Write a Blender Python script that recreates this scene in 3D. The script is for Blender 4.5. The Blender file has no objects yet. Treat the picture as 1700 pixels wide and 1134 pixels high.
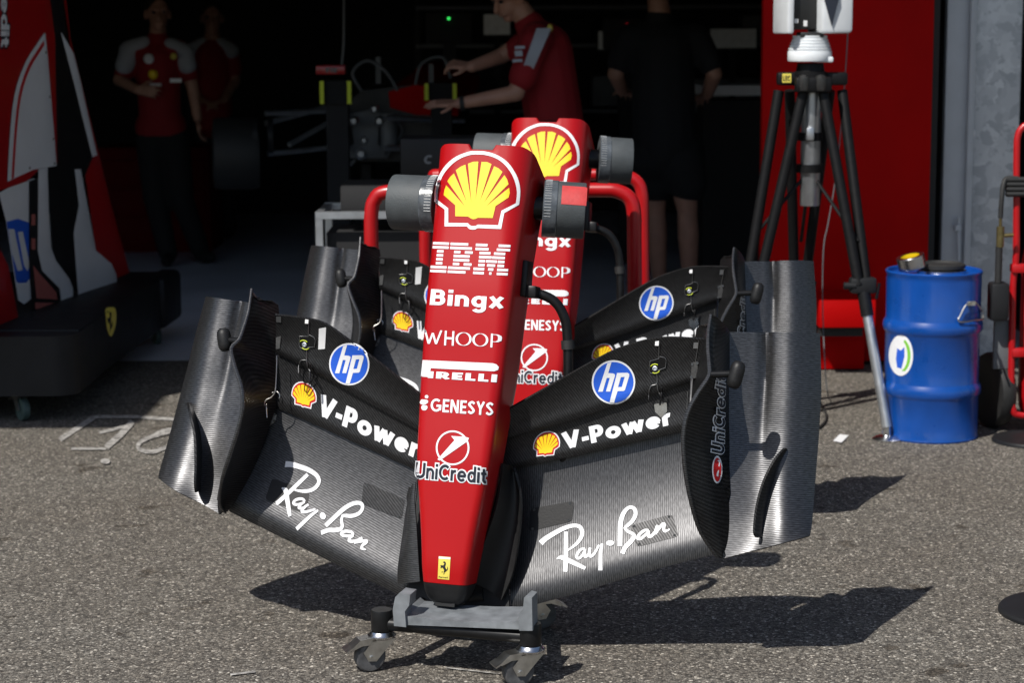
import bpy, bmesh, math, random
from mathutils import Vector, Matrix
from mathutils.bvhtree import BVHTree
from mathutils.geometry import intersect_line_plane
random.seed(7)
sc = bpy.context.scene
col = sc.collection
V3 = Vector

# ------------------------------------------------------------------ camera
F, HOR, CH, ROLL = 3400.0, 48.0, 1.55, -0.005        # focal length in photo pixels, horizon row, eye height
PITCH = math.atan((567.0 - HOR) / F)
cam_d = bpy.data.cameras.new('camera'); cam = bpy.data.objects.new('camera', cam_d); col.objects.link(cam)
cam.matrix_world = Matrix.Translation((0, 0, CH)) @ Matrix.Rotation(math.pi / 2 - PITCH, 4, 'X') @ Matrix.Rotation(ROLL, 4, 'Z')
cam_d.sensor_width = 36.0; cam_d.lens = F / 1700.0 * 36.0
cam_d.clip_start = 0.1; cam_d.clip_end = 2000
cam_d.dof.use_dof = True; cam_d.dof.focus_distance = 4.85; cam_d.dof.aperture_fstop = 5.6
sc.camera = cam
EYE = V3((0, 0, CH))

# ------------------------------------------------------------------ sky, sun, exposure
SUN_DIR = V3((0.52, 0.65, -1.0)).normalized()          # the way the light travels
w = bpy.data.worlds.new('World'); sc.world = w; w.use_nodes = True
nt = w.node_tree; bg = nt.nodes['Background']
sky = nt.nodes.new('ShaderNodeTexSky'); sky.sky_type = 'NISHITA'; sky.sun_disc = False
sky.sun_elevation = math.asin(-SUN_DIR.z)
sky.sun_rotation = math.atan2(-SUN_DIR.x, -SUN_DIR.y)
sky.air_density = 1.0; sky.dust_density = 1.0
nt.links.new(sky.outputs[0], bg.inputs[0]); bg.inputs[1].default_value = 0.085
sun_d = bpy.data.lights.new('sun', 'SUN'); sun_d.energy = 4.6; sun_d.angle = math.radians(0.5); sun_d.color = (1, 0.96, 0.9)
sun = bpy.data.objects.new('sun', sun_d); col.objects.link(sun)
sun.rotation_euler = SUN_DIR.to_track_quat('-Z', 'Y').to_euler()
sun.location = (-4, -5, 12)
sc.view_settings.view_transform = 'Standard'; sc.view_settings.look = 'None'
sc.view_settings.exposure = 0.15; sc.view_settings.gamma = 1.0

# ------------------------------------------------------------------ photo pixel -> real place
_cr, _sr, _cp, _sp = math.cos(ROLL), math.sin(ROLL), math.cos(PITCH), math.sin(PITCH)
def ray(px, py):
    X, Y = px - 850.0, py - 567.0
    x, y = X * _cr + Y * _sr, -X * _sr + Y * _cr
    return V3((x / F, _cp - y / F * _sp, -_sp - y / F * _cp))
def at(px, py, Y):
    d = ray(px, py); return EYE + d * (Y / d.y)
def gnd(px, py, z=0.0):
    d = ray(px, py); return EYE + d * ((z - CH) / d.z)

# ------------------------------------------------------------------ materials
def mat(name, base, rough=0.5, metal=0.0, var=0.12, scale=30.0, bump=0.0, bscale=200.0, coat=0.0, spec=0.5, emit=None, dirt=None):
    m = bpy.data.materials.new(name); m.use_nodes = True
    n = m.node_tree.nodes; l = m.node_tree.links; b = n['Principled BSDF']
    b.inputs['Roughness'].default_value = rough; b.inputs['Metallic'].default_value = metal
    b.inputs['Specular IOR Level'].default_value = spec; b.inputs['Coat Weight'].default_value = coat
    b.inputs['Coat Roughness'].default_value = 0.12
    tc = n.new('ShaderNodeTexCoord')
    if var > 0:
        nz = n.new('ShaderNodeTexNoise'); nz.inputs['Scale'].default_value = scale; nz.inputs['Detail'].default_value = 5
        l.new(tc.outputs['Object'], nz.inputs['Vector'])
        r = n.new('ShaderNodeValToRGB')
        r.color_ramp.elements[0].position = 0.3; r.color_ramp.elements[1].position = 0.72
        d = dirt if dirt else tuple(c * (1 - var) for c in base)
        r.color_ramp.elements[0].color = (*d, 1)
        r.color_ramp.elements[1].color = (*[min(1, c * (1 + var)) for c in base], 1)
        l.new(nz.outputs[0], r.inputs[0]); l.new(r.outputs[0], b.inputs['Base Color'])
        mr = n.new('ShaderNodeMapRange'); mr.inputs['To Min'].default_value = max(0.02, rough - 0.06); mr.inputs['To Max'].default_value = min(1, rough + 0.08)
        l.new(nz.outputs[0], mr.inputs[0]); l.new(mr.outputs[0], b.inputs['Roughness'])
    else:
        b.inputs['Base Color'].default_value = (*base, 1)
    if bump > 0:
        n2 = n.new('ShaderNodeTexNoise'); n2.inputs['Scale'].default_value = bscale; n2.inputs['Detail'].default_value = 3
        l.new(tc.outputs['Object'], n2.inputs['Vector'])
        bp = n.new('ShaderNodeBump'); bp.inputs['Strength'].default_value = bump; bp.inputs['Distance'].default_value = 0.002
        l.new(n2.outputs[0], bp.inputs['Height']); l.new(bp.outputs[0], b.inputs['Normal'])
    if emit:
        b.inputs['Emission Color'].default_value = (*emit[:3], 1); b.inputs['Emission Strength'].default_value = emit[3]
    return m

def carbon(name, direction, pitch=0.0048, lo=0.044, hi=0.086, rough=0.4, metal=0.85, wob=0.0, bumpd=0.0004):
    """ribbed carbon weave: fine parallel ribs across the given local direction"""
    m = bpy.data.materials.new(name); m.use_nodes = True
    n = m.node_tree.nodes; l = m.node_tree.links; b = n['Principled BSDF']
    tc = n.new('ShaderNodeTexCoord')
    d = V3(direction).normalized()
    dp = n.new('ShaderNodeVectorMath'); dp.operation = 'DOT_PRODUCT'; dp.inputs[1].default_value = d
    l.new(tc.outputs['Object'], dp.inputs[0])
    ph = n.new('ShaderNodeMath'); ph.operation = 'MULTIPLY'; ph.inputs[1].default_value = 2 * math.pi / pitch
    l.new(dp.outputs['Value'], ph.inputs[0])
    nz = n.new('ShaderNodeTexNoise'); nz.inputs['Scale'].default_value = 160; nz.inputs['Detail'].default_value = 4
    l.new(tc.outputs['Object'], nz.inputs['Vector'])
    wb = n.new('ShaderNodeMath'); wb.operation = 'MULTIPLY_ADD'; wb.inputs[1].default_value = 2.2
    l.new(nz.outputs[0], wb.inputs[0]); l.new(ph.outputs[0], wb.inputs[2])
    sn = n.new('ShaderNodeMath'); sn.operation = 'SINE'; l.new(wb.outputs[0], sn.inputs[0])
    rp = n.new('ShaderNodeMapRange'); rp.inputs['From Min'].default_value = -1; rp.inputs['From Max'].default_value = 1
    l.new(sn.outputs[0], rp.inputs[0])
    big = n.new('ShaderNodeTexNoise'); big.inputs['Scale'].default_value = 7; big.inputs['Detail'].default_value = 6
    l.new(tc.outputs['Object'], big.inputs['Vector'])
    mx = n.new('ShaderNodeMix'); mx.data_type = 'RGBA'
    mx.inputs['A'].default_value = (lo, lo, lo * 1.04, 1); mx.inputs['B'].default_value = (hi, hi, hi * 1.03, 1)
    l.new(rp.outputs[0], mx.inputs['Factor'])
    # the yarns crossing the ribs vary the colour in fine broken streaks
    d2 = V3((-d.y, d.x, 0.15)); dq = n.new('ShaderNodeVectorMath'); dq.operation = 'DOT_PRODUCT'; dq.inputs[1].default_value = d2
    l.new(tc.outputs['Object'], dq.inputs[0])
    cb = n.new('ShaderNodeCombineXYZ'); sq = n.new('ShaderNodeMath'); sq.operation = 'MULTIPLY'; sq.inputs[1].default_value = 1 / (pitch * 0.5)
    s3 = n.new('ShaderNodeMath'); s3.operation = 'MULTIPLY'; s3.inputs[1].default_value = 1 / (pitch * 2.6)
    l.new(dp.outputs['Value'], sq.inputs[0]); l.new(dq.outputs['Value'], s3.inputs[0]); l.new(sq.outputs[0], cb.inputs[0]); l.new(s3.outputs[0], cb.inputs[1])
    wn = n.new('ShaderNodeTexNoise'); wn.noise_dimensions = '2D'; wn.inputs['Scale'].default_value = 1.0; wn.inputs['Detail'].default_value = 1
    l.new(cb.outputs[0], wn.inputs['Vector'])
    wr = n.new('ShaderNodeMapRange'); wr.inputs['From Min'].default_value = 0.3; wr.inputs['From Max'].default_value = 0.7; wr.inputs['To Min'].default_value = 0.78; wr.inputs['To Max'].default_value = 1.28
    l.new(wn.outputs[0], wr.inputs[0])
    m9 = n.new('ShaderNodeMix'); m9.data_type = 'RGBA'; m9.blend_type = 'MULTIPLY'; m9.inputs['Factor'].default_value = 1.0
    l.new(mx.outputs['Result'], m9.inputs['A']); l.new(wr.outputs[0], m9.inputs['B'])
    l.new(m9.outputs['Result'], b.inputs['Base Color'])
    rr = n.new('ShaderNodeMapRange'); rr.inputs['To Min'].default_value = rough - 0.07; rr.inputs['To Max'].default_value = rough + 0.12
    l.new(big.outputs[0], rr.inputs[0]); l.new(rr.outputs[0], b.inputs['Roughness'])
    b.inputs['Metallic'].default_value = metal
    bp = n.new('ShaderNodeBump'); bp.inputs['Strength'].default_value = 0.26; bp.inputs['Distance'].default_value = bumpd
    l.new(rp.outputs[0], bp.inputs['Height']); l.new(bp.outputs[0], b.inputs['Normal'])
    return m

def asphalt():
    m = bpy.data.materials.new('asphalt'); m.use_nodes = True
    n = m.node_tree.nodes; l = m.node_tree.links; b = n['Principled BSDF']
    tc = n.new('ShaderNodeTexCoord')
    vo = n.new('ShaderNodeTexVoronoi'); vo.inputs['Scale'].default_value = 155; l.new(tc.outputs['Object'], vo.inputs['Vector'])
    sp = n.new('ShaderNodeSeparateColor'); l.new(vo.outputs['Color'], sp.inputs[0])
    r = n.new('ShaderNodeValToRGB'); e = r.color_ramp.elements
    e[0].position = 0.0; e[0].color = (0.05, 0.047, 0.044, 1); e[1].position = 1.0; e[1].color = (0.62, 0.59, 0.54, 1)
    for p, c in ((0.25, (0.105, 0.098, 0.09)), (0.6, (0.175, 0.164, 0.15)), (0.88, (0.25, 0.235, 0.21)), (0.95, (0.36, 0.34, 0.31))):
        x = e.new(p); x.color = (*c, 1)
    l.new(sp.outputs[0], r.inputs[0])
    # hue of single stones
    r2 = n.new('ShaderNodeValToRGB'); f = r2.color_ramp.elements
    f[0].color = (1.05, 1.03, 0.99, 1); f[1].color = (1.04, 1.06, 1.06, 1); l.new(sp.outputs[1], r2.inputs[0])
    m1 = n.new('ShaderNodeMix'); m1.data_type = 'RGBA'; m1.blend_type = 'MULTIPLY'; m1.inputs['Factor'].default_value = 1
    l.new(r.outputs[0], m1.inputs['A']); l.new(r2.outputs[0], m1.inputs['B'])
    # binder between the stones
    vd = n.new('ShaderNodeTexVoronoi'); vd.feature = 'DISTANCE_TO_EDGE'; vd.inputs['Scale'].default_value = 155
    l.new(tc.outputs['Object'], vd.inputs['Vector'])
    em = n.new('ShaderNodeMapRange'); em.inputs['From Max'].default_value = 0.12; em.inputs['To Min'].default_value = 0.35
    l.new(vd.outputs[0], em.inputs[0])
    m2 = n.new('ShaderNodeMix'); m2.data_type = 'RGBA'; m2.blend_type = 'MULTIPLY'; m2.inputs['Factor'].default_value = 1
    l.new(m1.outputs['Result'], m2.inputs['A']); l.new(em.outputs[0], m2.inputs['B'])
    # stains of metre size and hand size
    st = n.new('ShaderNodeTexNoise'); st.inputs['Scale'].default_value = 1.1; st.inputs['Detail'].default_value = 8; st.inputs['Roughness'].default_value = 0.65
    l.new(tc.outputs['Object'], st.inputs['Vector'])
    sr = n.new('ShaderNodeValToRGB'); g = sr.color_ramp.elements
    g[0].position = 0.28; g[0].color = (0.86, 0.81, 0.76, 1); g[1].position = 0.65; g[1].color = (1.0, 0.98, 0.95, 1)
    l.new(st.outputs[0], sr.inputs[0])
    m3 = n.new('ShaderNodeMix'); m3.data_type = 'RGBA'; m3.blend_type = 'MULTIPLY'; m3.inputs['Factor'].default_value = 1
    l.new(m2.outputs['Result'], m3.inputs['A']); l.new(sr.outputs[0], m3.inputs['B'])
    sp2 = n.new('ShaderNodeTexNoise'); sp2.inputs['Scale'].default_value = 5.5; sp2.inputs['Detail'].default_value = 4
    l.new(tc.outputs['Object'], sp2.inputs['Vector'])
    s3 = n.new('ShaderNodeValToRGB'); h = s3.color_ramp.elements
    h[0].position = 0.325; h[0].color = (0.42, 0.38, 0.34, 1); h[1].position = 0.36; h[1].color = (1, 1, 1, 1)
    l.new(sp2.outputs[0], s3.inputs[0])
    m4 = n.new('ShaderNodeMix'); m4.data_type = 'RGBA'; m4.blend_type = 'MULTIPLY'; m4.inputs['Factor'].default_value = 0.8
    l.new(m3.outputs['Result'], m4.inputs['A']); l.new(s3.outputs[0], m4.inputs['B'])
    l.new(m4.outputs['Result'], b.inputs['Base Color'])
    b.inputs['Roughness'].default_value = 0.85; b.inputs['Specular IOR Level'].default_value = 0.25
    bp = n.new('ShaderNodeBump'); bp.inputs['Strength'].default_value = 0.6; bp.inputs['Distance'].default_value = 0.0025
    l.new(em.outputs[0], bp.inputs['Height']); l.new(bp.outputs[0], b.inputs['Normal'])
    return m

def galvanised():
    m = mat('galvanised_steel', (0.42, 0.45, 0.5), 0.45, 0.35, 0.0)
    n = m.node_tree.nodes; l = m.node_tree.links; b = n['Principled BSDF']
    tc = n.new('ShaderNodeTexCoord')
    vo = n.new('ShaderNodeTexVoronoi'); vo.inputs['Scale'].default_value = 26; vo.inputs['Randomness'].default_value = 1
    nz = n.new('ShaderNodeTexNoise'); nz.inputs['Scale'].default_value = 14; nz.inputs['Detail'].default_value = 5
    mx = n.new('ShaderNodeMix'); mx.data_type = 'RGBA'; mx.inputs['Factor'].default_value = 0.16
    l.new(tc.outputs['Object'], nz.inputs['Vector']); l.new(tc.outputs['Object'], mx.inputs['A']); l.new(nz.outputs['Color'], mx.inputs['B'])
    l.new(mx.outputs['Result'], vo.inputs['Vector'])
    sp = n.new('ShaderNodeSeparateColor'); l.new(vo.outputs['Color'], sp.inputs[0])
    r = n.new('ShaderNodeValToRGB'); e = r.color_ramp.elements
    e[0].color = (0.4, 0.43, 0.47, 1); e[1].color = (0.62, 0.65, 0.69, 1)
    l.new(sp.outputs[0], r.inputs[0]); l.new(r.outputs[0], b.inputs['Base Color'])
    return m

RED = (0.42, 0.004, 0.006)
M = {
 'red': mat('red_paint', (0.38, 0.002, 0.004), 0.36, 0, 0.04, 3, coat=0.12, spec=0.3),
 'red_dull': mat('red_board', (0.4, 0.0012, 0.0015), 0.6, 0, 0.12, 2.5, spec=0.08),
 'red_tube': mat('red_powder_coat', (0.4, 0.004, 0.007), 0.35, 0, 0.05, 20, coat=0.15),
 'red_tape': mat('red_tape', (0.5, 0.045, 0.045), 0.6, 0, 0.1, 60, bump=0.3),
 'white': mat('white_vinyl', (0.8, 0.81, 0.83), 0.4, 0, 0.03, 40),
 'yellow': mat('yellow_vinyl', (0.86, 0.6, 0.01), 0.4, 0, 0.03, 40),
 'badge_yellow': mat('badge_yellow', (0.75, 0.62, 0.1), 0.4, 0, 0.05, 80),
 'rim_red': mat('red_vinyl', (0.55, 0.01, 0.012), 0.4, 0, 0.03, 40),
 'blue': mat('blue_vinyl', (0.02, 0.11, 0.62), 0.4, 0, 0.03, 40),
 'navy': mat('navy_vinyl', (0.01, 0.014, 0.025), 0.4, 0, 0.0),
 'black': mat('black_vinyl', (0.012, 0.012, 0.012), 0.45, 0, 0.0),
 'carbon_v': carbon('carbon_ribs_along_span', (1, 0.12, 0), 0.0052),
 'carbon_h': carbon('carbon_ribs_across_chord', (0.0, 1, 0), 0.0052, 0.055, 0.105, 0.35),
 'carbon_h2': carbon('carbon_ribs_left_plane', (0.45, 1, 0), 0.0058),
 'carbon_d': carbon('carbon_twill_dark', (0.7, 0.7, 0.2), 0.006, 0.016, 0.04, 0.4, 0.7),
 'carbon_f': carbon('carbon_flap', (0.75, 0.6, 0), 0.006, 0.022, 0.05, 0.4, 0.7),
 'matte': mat('matte_black_carbon', (0.009, 0.009, 0.0095), 0.5, 0, 0.2, 60, bump=0.15, spec=0.35),
 'rubber': mat('black_rubber', (0.015, 0.015, 0.015), 0.65, 0, 0.2, 50),
 'tube': mat('black_tube_paint', (0.007, 0.007, 0.0075), 0.38, 0, 0.2, 40, spec=0.3),
 'foam': mat('grey_foam_wrap', (0.055, 0.063, 0.067), 0.6, 0, 0.14, 25, bump=0.35, bscale=260),
 'cabinet': mat('dark_red_cabinet', (0.1, 0.001, 0.0015), 0.6, 0, 0.1, 2.5, spec=0.1),
 'canopy': mat('pale_bounce_canopy', (0.6, 0.6, 0.58), 0.8, 0, 0.05, 2),  # pale colour chosen to bounce light onto the shaded garage front
 'ridge': mat('grey_hose_clamp', (0.3, 0.31, 0.315), 0.5, 0.3, 0.2, 90),
 'tripod': mat('tripod_black', (0.006, 0.006, 0.0065), 0.5, 0, 0.2, 40, spec=0.2),
 'clear': mat('clear_tape', (0.075, 0.085, 0.095), 0.24, 0, 0.4, 45, bump=0.6, bscale=55),
 'grey': mat('grey_plastic_cradle', (0.2, 0.215, 0.23), 0.5, 0, 0.1, 30, dirt=(0.13, 0.14, 0.15)),
 'zinc': mat('zinc_plated', (0.62, 0.61, 0.58), 0.3, 1.0, 0.18, 45, bump=0.15),
 'steel': mat('polished_steel', (0.62, 0.63, 0.65), 0.22, 1.0, 0.08, 60),
 'alu': mat('satin_aluminium', (0.5, 0.52, 0.54), 0.38, 0.9, 0.1, 20),
 'wheel': mat('grey_rubber', (0.075, 0.075, 0.078), 0.6, 0, 0.25, 60),
 'screw': mat('dark_screw', (0.1, 0.1, 0.1), 0.35, 0.9, 0.1, 200),
 'bracket': mat('titanium_bracket', (0.2, 0.2, 0.2), 0.4, 0.8, 0.15, 150),
 'fluo': mat('fluorescent_yellow', (0.62, 0.72, 0.02), 0.5, 0, 0.05, 50),
 'asphalt': asphalt(),
 'floor': mat('garage_floor_paint', (0.7, 0.73, 0.8), 0.4, 0, 0.12, 1.5),
 'paint': mat('worn_road_paint', (0.4, 0.385, 0.36), 0.85, 0, 0.3, 55, dirt=(0.09, 0.083, 0.077)),
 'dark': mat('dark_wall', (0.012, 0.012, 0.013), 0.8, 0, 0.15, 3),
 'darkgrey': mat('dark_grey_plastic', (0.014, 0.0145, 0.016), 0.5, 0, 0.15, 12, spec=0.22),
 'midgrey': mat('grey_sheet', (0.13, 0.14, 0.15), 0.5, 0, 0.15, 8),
 'galv': galvanised(),
 'drum': mat('blue_drum_enamel', (0.003, 0.06, 0.3), 0.28, 0, 0.14, 9, coat=0.5, bump=0.25, bscale=14),
 'skin': mat('skin', (0.42, 0.22, 0.15), 0.5, 0, 0.12, 14),
 'hair': mat('dark_hair', (0.02, 0.014, 0.01), 0.6, 0, 0.3, 90),
 'shirt_red': mat('red_polo_cloth', (0.24, 0.004, 0.008), 0.8, 0, 0.1, 8),
 'shirt_white': mat('white_polo_cloth', (0.36, 0.38, 0.42), 0.8, 0, 0.06, 8),
 'black_cloth': mat('black_cloth', (0.008, 0.008, 0.009), 0.85, 0, 0.2, 8),
 'scan_white': mat('scanner_white', (0.72, 0.75, 0.77), 0.4, 0, 0.04, 20),
 'brass': mat('old_brass', (0.2, 0.16, 0.07), 0.4, 0.8, 0.2, 60),
 'green': mat('green_vinyl', (0.2, 0.55, 0.05), 0.4, 0, 0.0),
 'paper': mat('white_paper', (0.7, 0.7, 0.7), 0.7, 0, 0.04, 20),
 'cover_white': mat('white_bodywork', (0.8, 0.81, 0.83), 0.3, 0, 0.04, 6, coat=0.4),
 'cover_red': mat('red_bodywork', (0.4, 0.006, 0.008), 0.3, 0, 0.05, 3, coat=0.5),
 'pink': mat('pink_undercoat', (0.45, 0.13, 0.11), 0.5, 0, 0.1, 20),
 'led_green': mat('green_led', (0, 0.3, 0.05), 0.5, 0, 0, emit=(0.05, 1, 0.15, 1.5)),
 'led_red': mat('red_led', (0.3, 0, 0.02), 0.5, 0, 0, emit=(1, 0.02, 0.05, 0.6)),
}

# ------------------------------------------------------------------ object builders
INV = {}
def empty(name, label, cat, mw, group=None, kind=None):
    o = bpy.data.objects.new(name, None); col.objects.link(o)
    if not isinstance(mw, Matrix): mw = Matrix.Translation(mw)
    o.matrix_world = mw; INV[o.name] = mw.inverted()
    o.empty_display_size = 0.1
    tag(o, label, cat, group, kind); return o
def tag(o, label=None, cat=None, group=None, kind=None):
    if label: o['label'] = label
    if cat: o['category'] = cat
    if group: o['group'] = group
    if kind: o['kind'] = kind
    return o
def mk(name, verts, faces, m, parent=None, smooth=True, mids=None, angle=40):
    me = bpy.data.meshes.new(name)
    inv = INV.get(parent.name) if parent else None
    vs = [(inv @ v) if inv else v for v in map(V3, verts)]
    me.from_pydata([tuple(v) for v in vs], [], faces)
    for x in (m if isinstance(m, (list, tuple)) else [m]): me.materials.append(x)
    if mids: me.polygons.foreach_set('material_index', mids)
    bm = bmesh.new(); bm.from_mesh(me)
    bmesh.ops.recalc_face_normals(bm, faces=bm.faces)
    for f in bm.faces: f.smooth = smooth
    if smooth:
        for e in bm.edges:
            if len(e.link_faces) == 2 and e.calc_face_angle(0) > math.radians(angle): e.smooth = False
    bm.to_mesh(me); bm.free()
    o = bpy.data.objects.new(name, me); col.objects.link(o)
    if parent:
        o.parent = parent; INV[o.name] = inv
    return o
class MB:
    """collects shapes (world space) for one mesh"""
    def __init__(s): s.v = []; s.f = []; s.m = []; s.cur = 0
    def add(s, v, f):
        k = len(s.v); s.v += [V3(x) for x in v]; s.f += [tuple(i + k for i in q) for q in f]; s.m += [s.cur] * len(f); return s
    def mi(s, i): s.cur = i; return s
    def box(s, c, size, rot=None, bev=0.0):
        bm = bmesh.new(); bmesh.ops.create_cube(bm, size=1)
        for v in bm.verts: v.co = V3((v.co.x * size[0], v.co.y * size[1], v.co.z * size[2]))
        if bev: bmesh.ops.bevel(bm, geom=list(bm.edges), offset=bev, segments=2, affect='EDGES', profile=0.5)
        T = Matrix.Translation(c) @ (rot.to_4x4() if rot else Matrix.Identity(4))
        bm.verts.index_update()
        s.add([T @ v.co for v in bm.verts], [[v.index for v in f.verts] for f in bm.faces]); bm.free(); return s
    def tube(s, pts, r, n=10, closed=False, caps=True):
        pts = [V3(p) for p in pts]; N = len(pts)
        rs = r if isinstance(r, (list, tuple)) else [r] * N
        tans = []
        for i in range(N):
            a = pts[(i - 1) % N] if (closed or i > 0) else pts[i]
            b = pts[(i + 1) % N] if (closed or i < N - 1) else pts[i]
            tans.append((b - a).normalized())
        ref = V3((0, 0, 1)) if abs(tans[0].z) < 0.9 else V3((1, 0, 0))
        u = tans[0].cross(ref).normalized(); vs = []; fs = []
        for i in range(N):
            u = (u - tans[i] * u.dot(tans[i])).normalized(); w_ = tans[i].cross(u)
            for k in range(n):
                a = 2 * math.pi * k / n; vs.append(pts[i] + (u * math.cos(a) + w_ * math.sin(a)) * rs[i])
        for i in range(N if closed else N - 1):
            j = (i + 1) % N
            for k in range(n): fs.append((i * n + k, i * n + (k + 1) % n, j * n + (k + 1) % n, j * n + k))
        if caps and not closed: fs += [tuple(range(n))[::-1], tuple(range((N - 1) * n, N * n))]
        return s.add(vs, fs)
    def lathe(s, prof, c, axis=(0, 0, 1), n=28, caps=True):
        c = V3(c); q = V3((0, 0, 1)).rotation_difference(V3(axis)); vs = []; fs = []; N = len(prof)
        for r, z in prof:
            for k in range(n):
                a = 2 * math.pi * k / n; vs.append(c + q @ V3((r * math.cos(a), r * math.sin(a), z)))
        for i in range(N - 1):
            for k in range(n): fs.append((i * n + k, i * n + (k + 1) % n, (i + 1) * n + (k + 1) % n, (i + 1) * n + k))
        if caps: fs += [tuple(range(n))[::-1], tuple(range((N - 1) * n, N * n))]
        return s.add(vs, fs)
    def prism(s, poly, depth):
        """poly: world points (roughly planar); pushed back by the vector depth"""
        poly = [V3(p) for p in poly]; N = len(poly); d = V3(depth)
        return s.add(poly + [p + d for p in poly], [tuple(range(N)), tuple(range(2 * N - 1, N - 1, -1))] + [(i, i + N, (i + 1) % N + N, (i + 1) % N) for i in range(N)])
    def sheet(s, rows, t, away=None):
        """closed thin shell under a grid of points; thickness t away from the camera side"""
        R = len(rows); C = len(rows[0]); g = [[V3(p) for p in r] for r in rows]; nr = [[None] * C for _ in range(R)]
        for i in range(R):
            for j in range(C):
                a = g[min(i + 1, R - 1)][j] - g[max(i - 1, 0)][j]; b = g[i][min(j + 1, C - 1)] - g[i][max(j - 1, 0)]
                nn = a.cross(b)
                if nn.length < 1e-9: nn = V3((0, -1, 0.1))
                nn.normalize()
                ref = away if away is not None else (g[i][j] - EYE)
                if nn.dot(ref) < 0: nn = -nn
                nr[i][j] = nn
        vs = [p for r in g for p in r] + [g[i][j] + nr[i][j] * t for i in range(R) for j in range(C)]
        K = R * C; fs = []
        for i in range(R - 1):
            for j in range(C - 1):
                q = (i * C + j, i * C + j + 1, (i + 1) * C + j + 1, (i + 1) * C + j); fs += [q, tuple(K + x for x in q[::-1])]
        for i in range(R - 1):
            for j in (0, C - 1): fs.append((i * C + j, (i + 1) * C + j, K + (i + 1) * C + j, K + i * C + j))
        for j in range(C - 1):
            for i in (0, R - 1): fs.append((i * C + j, i * C + j + 1, K + i * C + j + 1, K + i * C + j))
        return s.add(vs, fs)
    def obj(s, name, m, parent=None, smooth=True, angle=40): return mk(name, s.v, s.f, m, parent, smooth, s.m if isinstance(m, (list, tuple)) else None, angle)
def copy_tree(o, parent=None):
    c = o.copy(); col.objects.link(c)
    if parent: c.parent = parent
    for ch in list(o.children): copy_tree(ch, c)
    return c
def smooth_line(pts, k=4, closed=False):
    """Catmull-Rom through the points"""
    P = [V3(p) for p in pts]; N = len(P); out = []
    for i in range(N if closed else N - 1):
        g = (lambda j: P[j % N]) if closed else (lambda j: P[max(0, min(N - 1, j))])
        a, b, c, d = g(i - 1), g(i), g(i + 1), g(i + 2)
        for q in range(k):
            t = q / k; out.append(0.5 * ((2 * b) + (c - a) * t + (2 * a - 5 * b + 4 * c - d) * t * t + (3 * b - a - 3 * c + d) * t ** 3))
    if not closed: out.append(P[-1])
    return out
def s2(pts, k=4, closed=False): return [(p.x, p.y) for p in smooth_line([(x, y, 0) for x, y in pts], k, closed)]
def lerp_table(T, x):
    if x <= T[0][0]: return T[0][1]
    for (a, p), (b, q) in zip(T, T[1:]):
        if x <= b: return p + (q - p) * (x - a) / (b - a)
    return T[-1][1]
def bvh_of(o, mw):
    me = o.data; return BVHTree.FromPolygons([mw @ v.co for v in me.vertices], [tuple(p.vertices) for p in me.polygons])

# ------------------------------------------------------------------ flat artwork, laid onto surfaces
def fill2d(polys):
    """list of closed outlines (inner outlines are holes) -> verts, faces"""
    c = bpy.data.curves.new('fill', 'CURVE'); c.dimensions = '2D'; c.fill_mode = 'BOTH'
    for p in polys:
        sp = c.splines.new('POLY'); sp.points.add(len(p) - 1); sp.use_cyclic_u = True
        for q, (x, y) in zip(sp.points, p): q.co = (x, y, 0, 1)
    o = bpy.data.objects.new('fill', c); me = o.to_mesh()
    v = [(x.co.x, x.co.y) for x in me.vertices]; f = [tuple(p.vertices) for p in me.polygons]
    o.to_mesh_clear(); bpy.data.objects.remove(o); bpy.data.curves.remove(c)
    return v, f
def text2d(s, bold=0.0, shear=0.0, space=1.0, grow=0.0):
    """words as an outline in a 0..1 wide, baseline 0, cap height 1 box"""
    def run(b):
        c = bpy.data.curves.new('fill', 'FONT'); c.body = s; c.offset = b; c.shear = shear; c.space_character = space
        o = bpy.data.objects.new('fill', c); me = o.to_mesh()
        v = [(x.co.x, x.co.y) for x in me.vertices]; f = [tuple(p.vertices) for p in me.polygons]
        o.to_mesh_clear(); bpy.data.objects.remove(o); bpy.data.curves.remove(c); return v, f
    v, f = run(bold); x0 = min(a for a, b in v); x1 = max(a for a, b in v); cap = 0.682 + 2 * bold
    if grow: v, f = run(bold + grow)
    return [((a - x0) / (x1 - x0), (b + bold) / cap) for a, b in v], f
def ribbon2d(pts, ws):
    """a brush stroke of changing width along a line"""
    P = [V3((x, y, 0)) for x, y in pts]; N = len(P)
    if not isinstance(ws, (list, tuple)): ws = [ws] * N
    L = []; R = []
    for i in range(N):
        t = (P[min(i + 1, N - 1)] - P[max(i - 1, 0)]).normalized(); nn = V3((-t.y, t.x, 0)) * ws[i] / 2
        L.append(P[i] + nn); R.append(P[i] - nn)
    v = [(p.x, p.y) for p in L + R]; f = [(i, i + 1, N + i + 1, N + i) for i in range(N - 1)]
    return v, f
def _arc(cx, cy, rx, ry, a0, a1, n=12): return [(cx + rx * math.cos(math.pi * (a0 + (a1 - a0) * i / n)), cy + ry * math.sin(math.pi * (a0 + (a1 - a0) * i / n))) for i in range(n + 1)]
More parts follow.
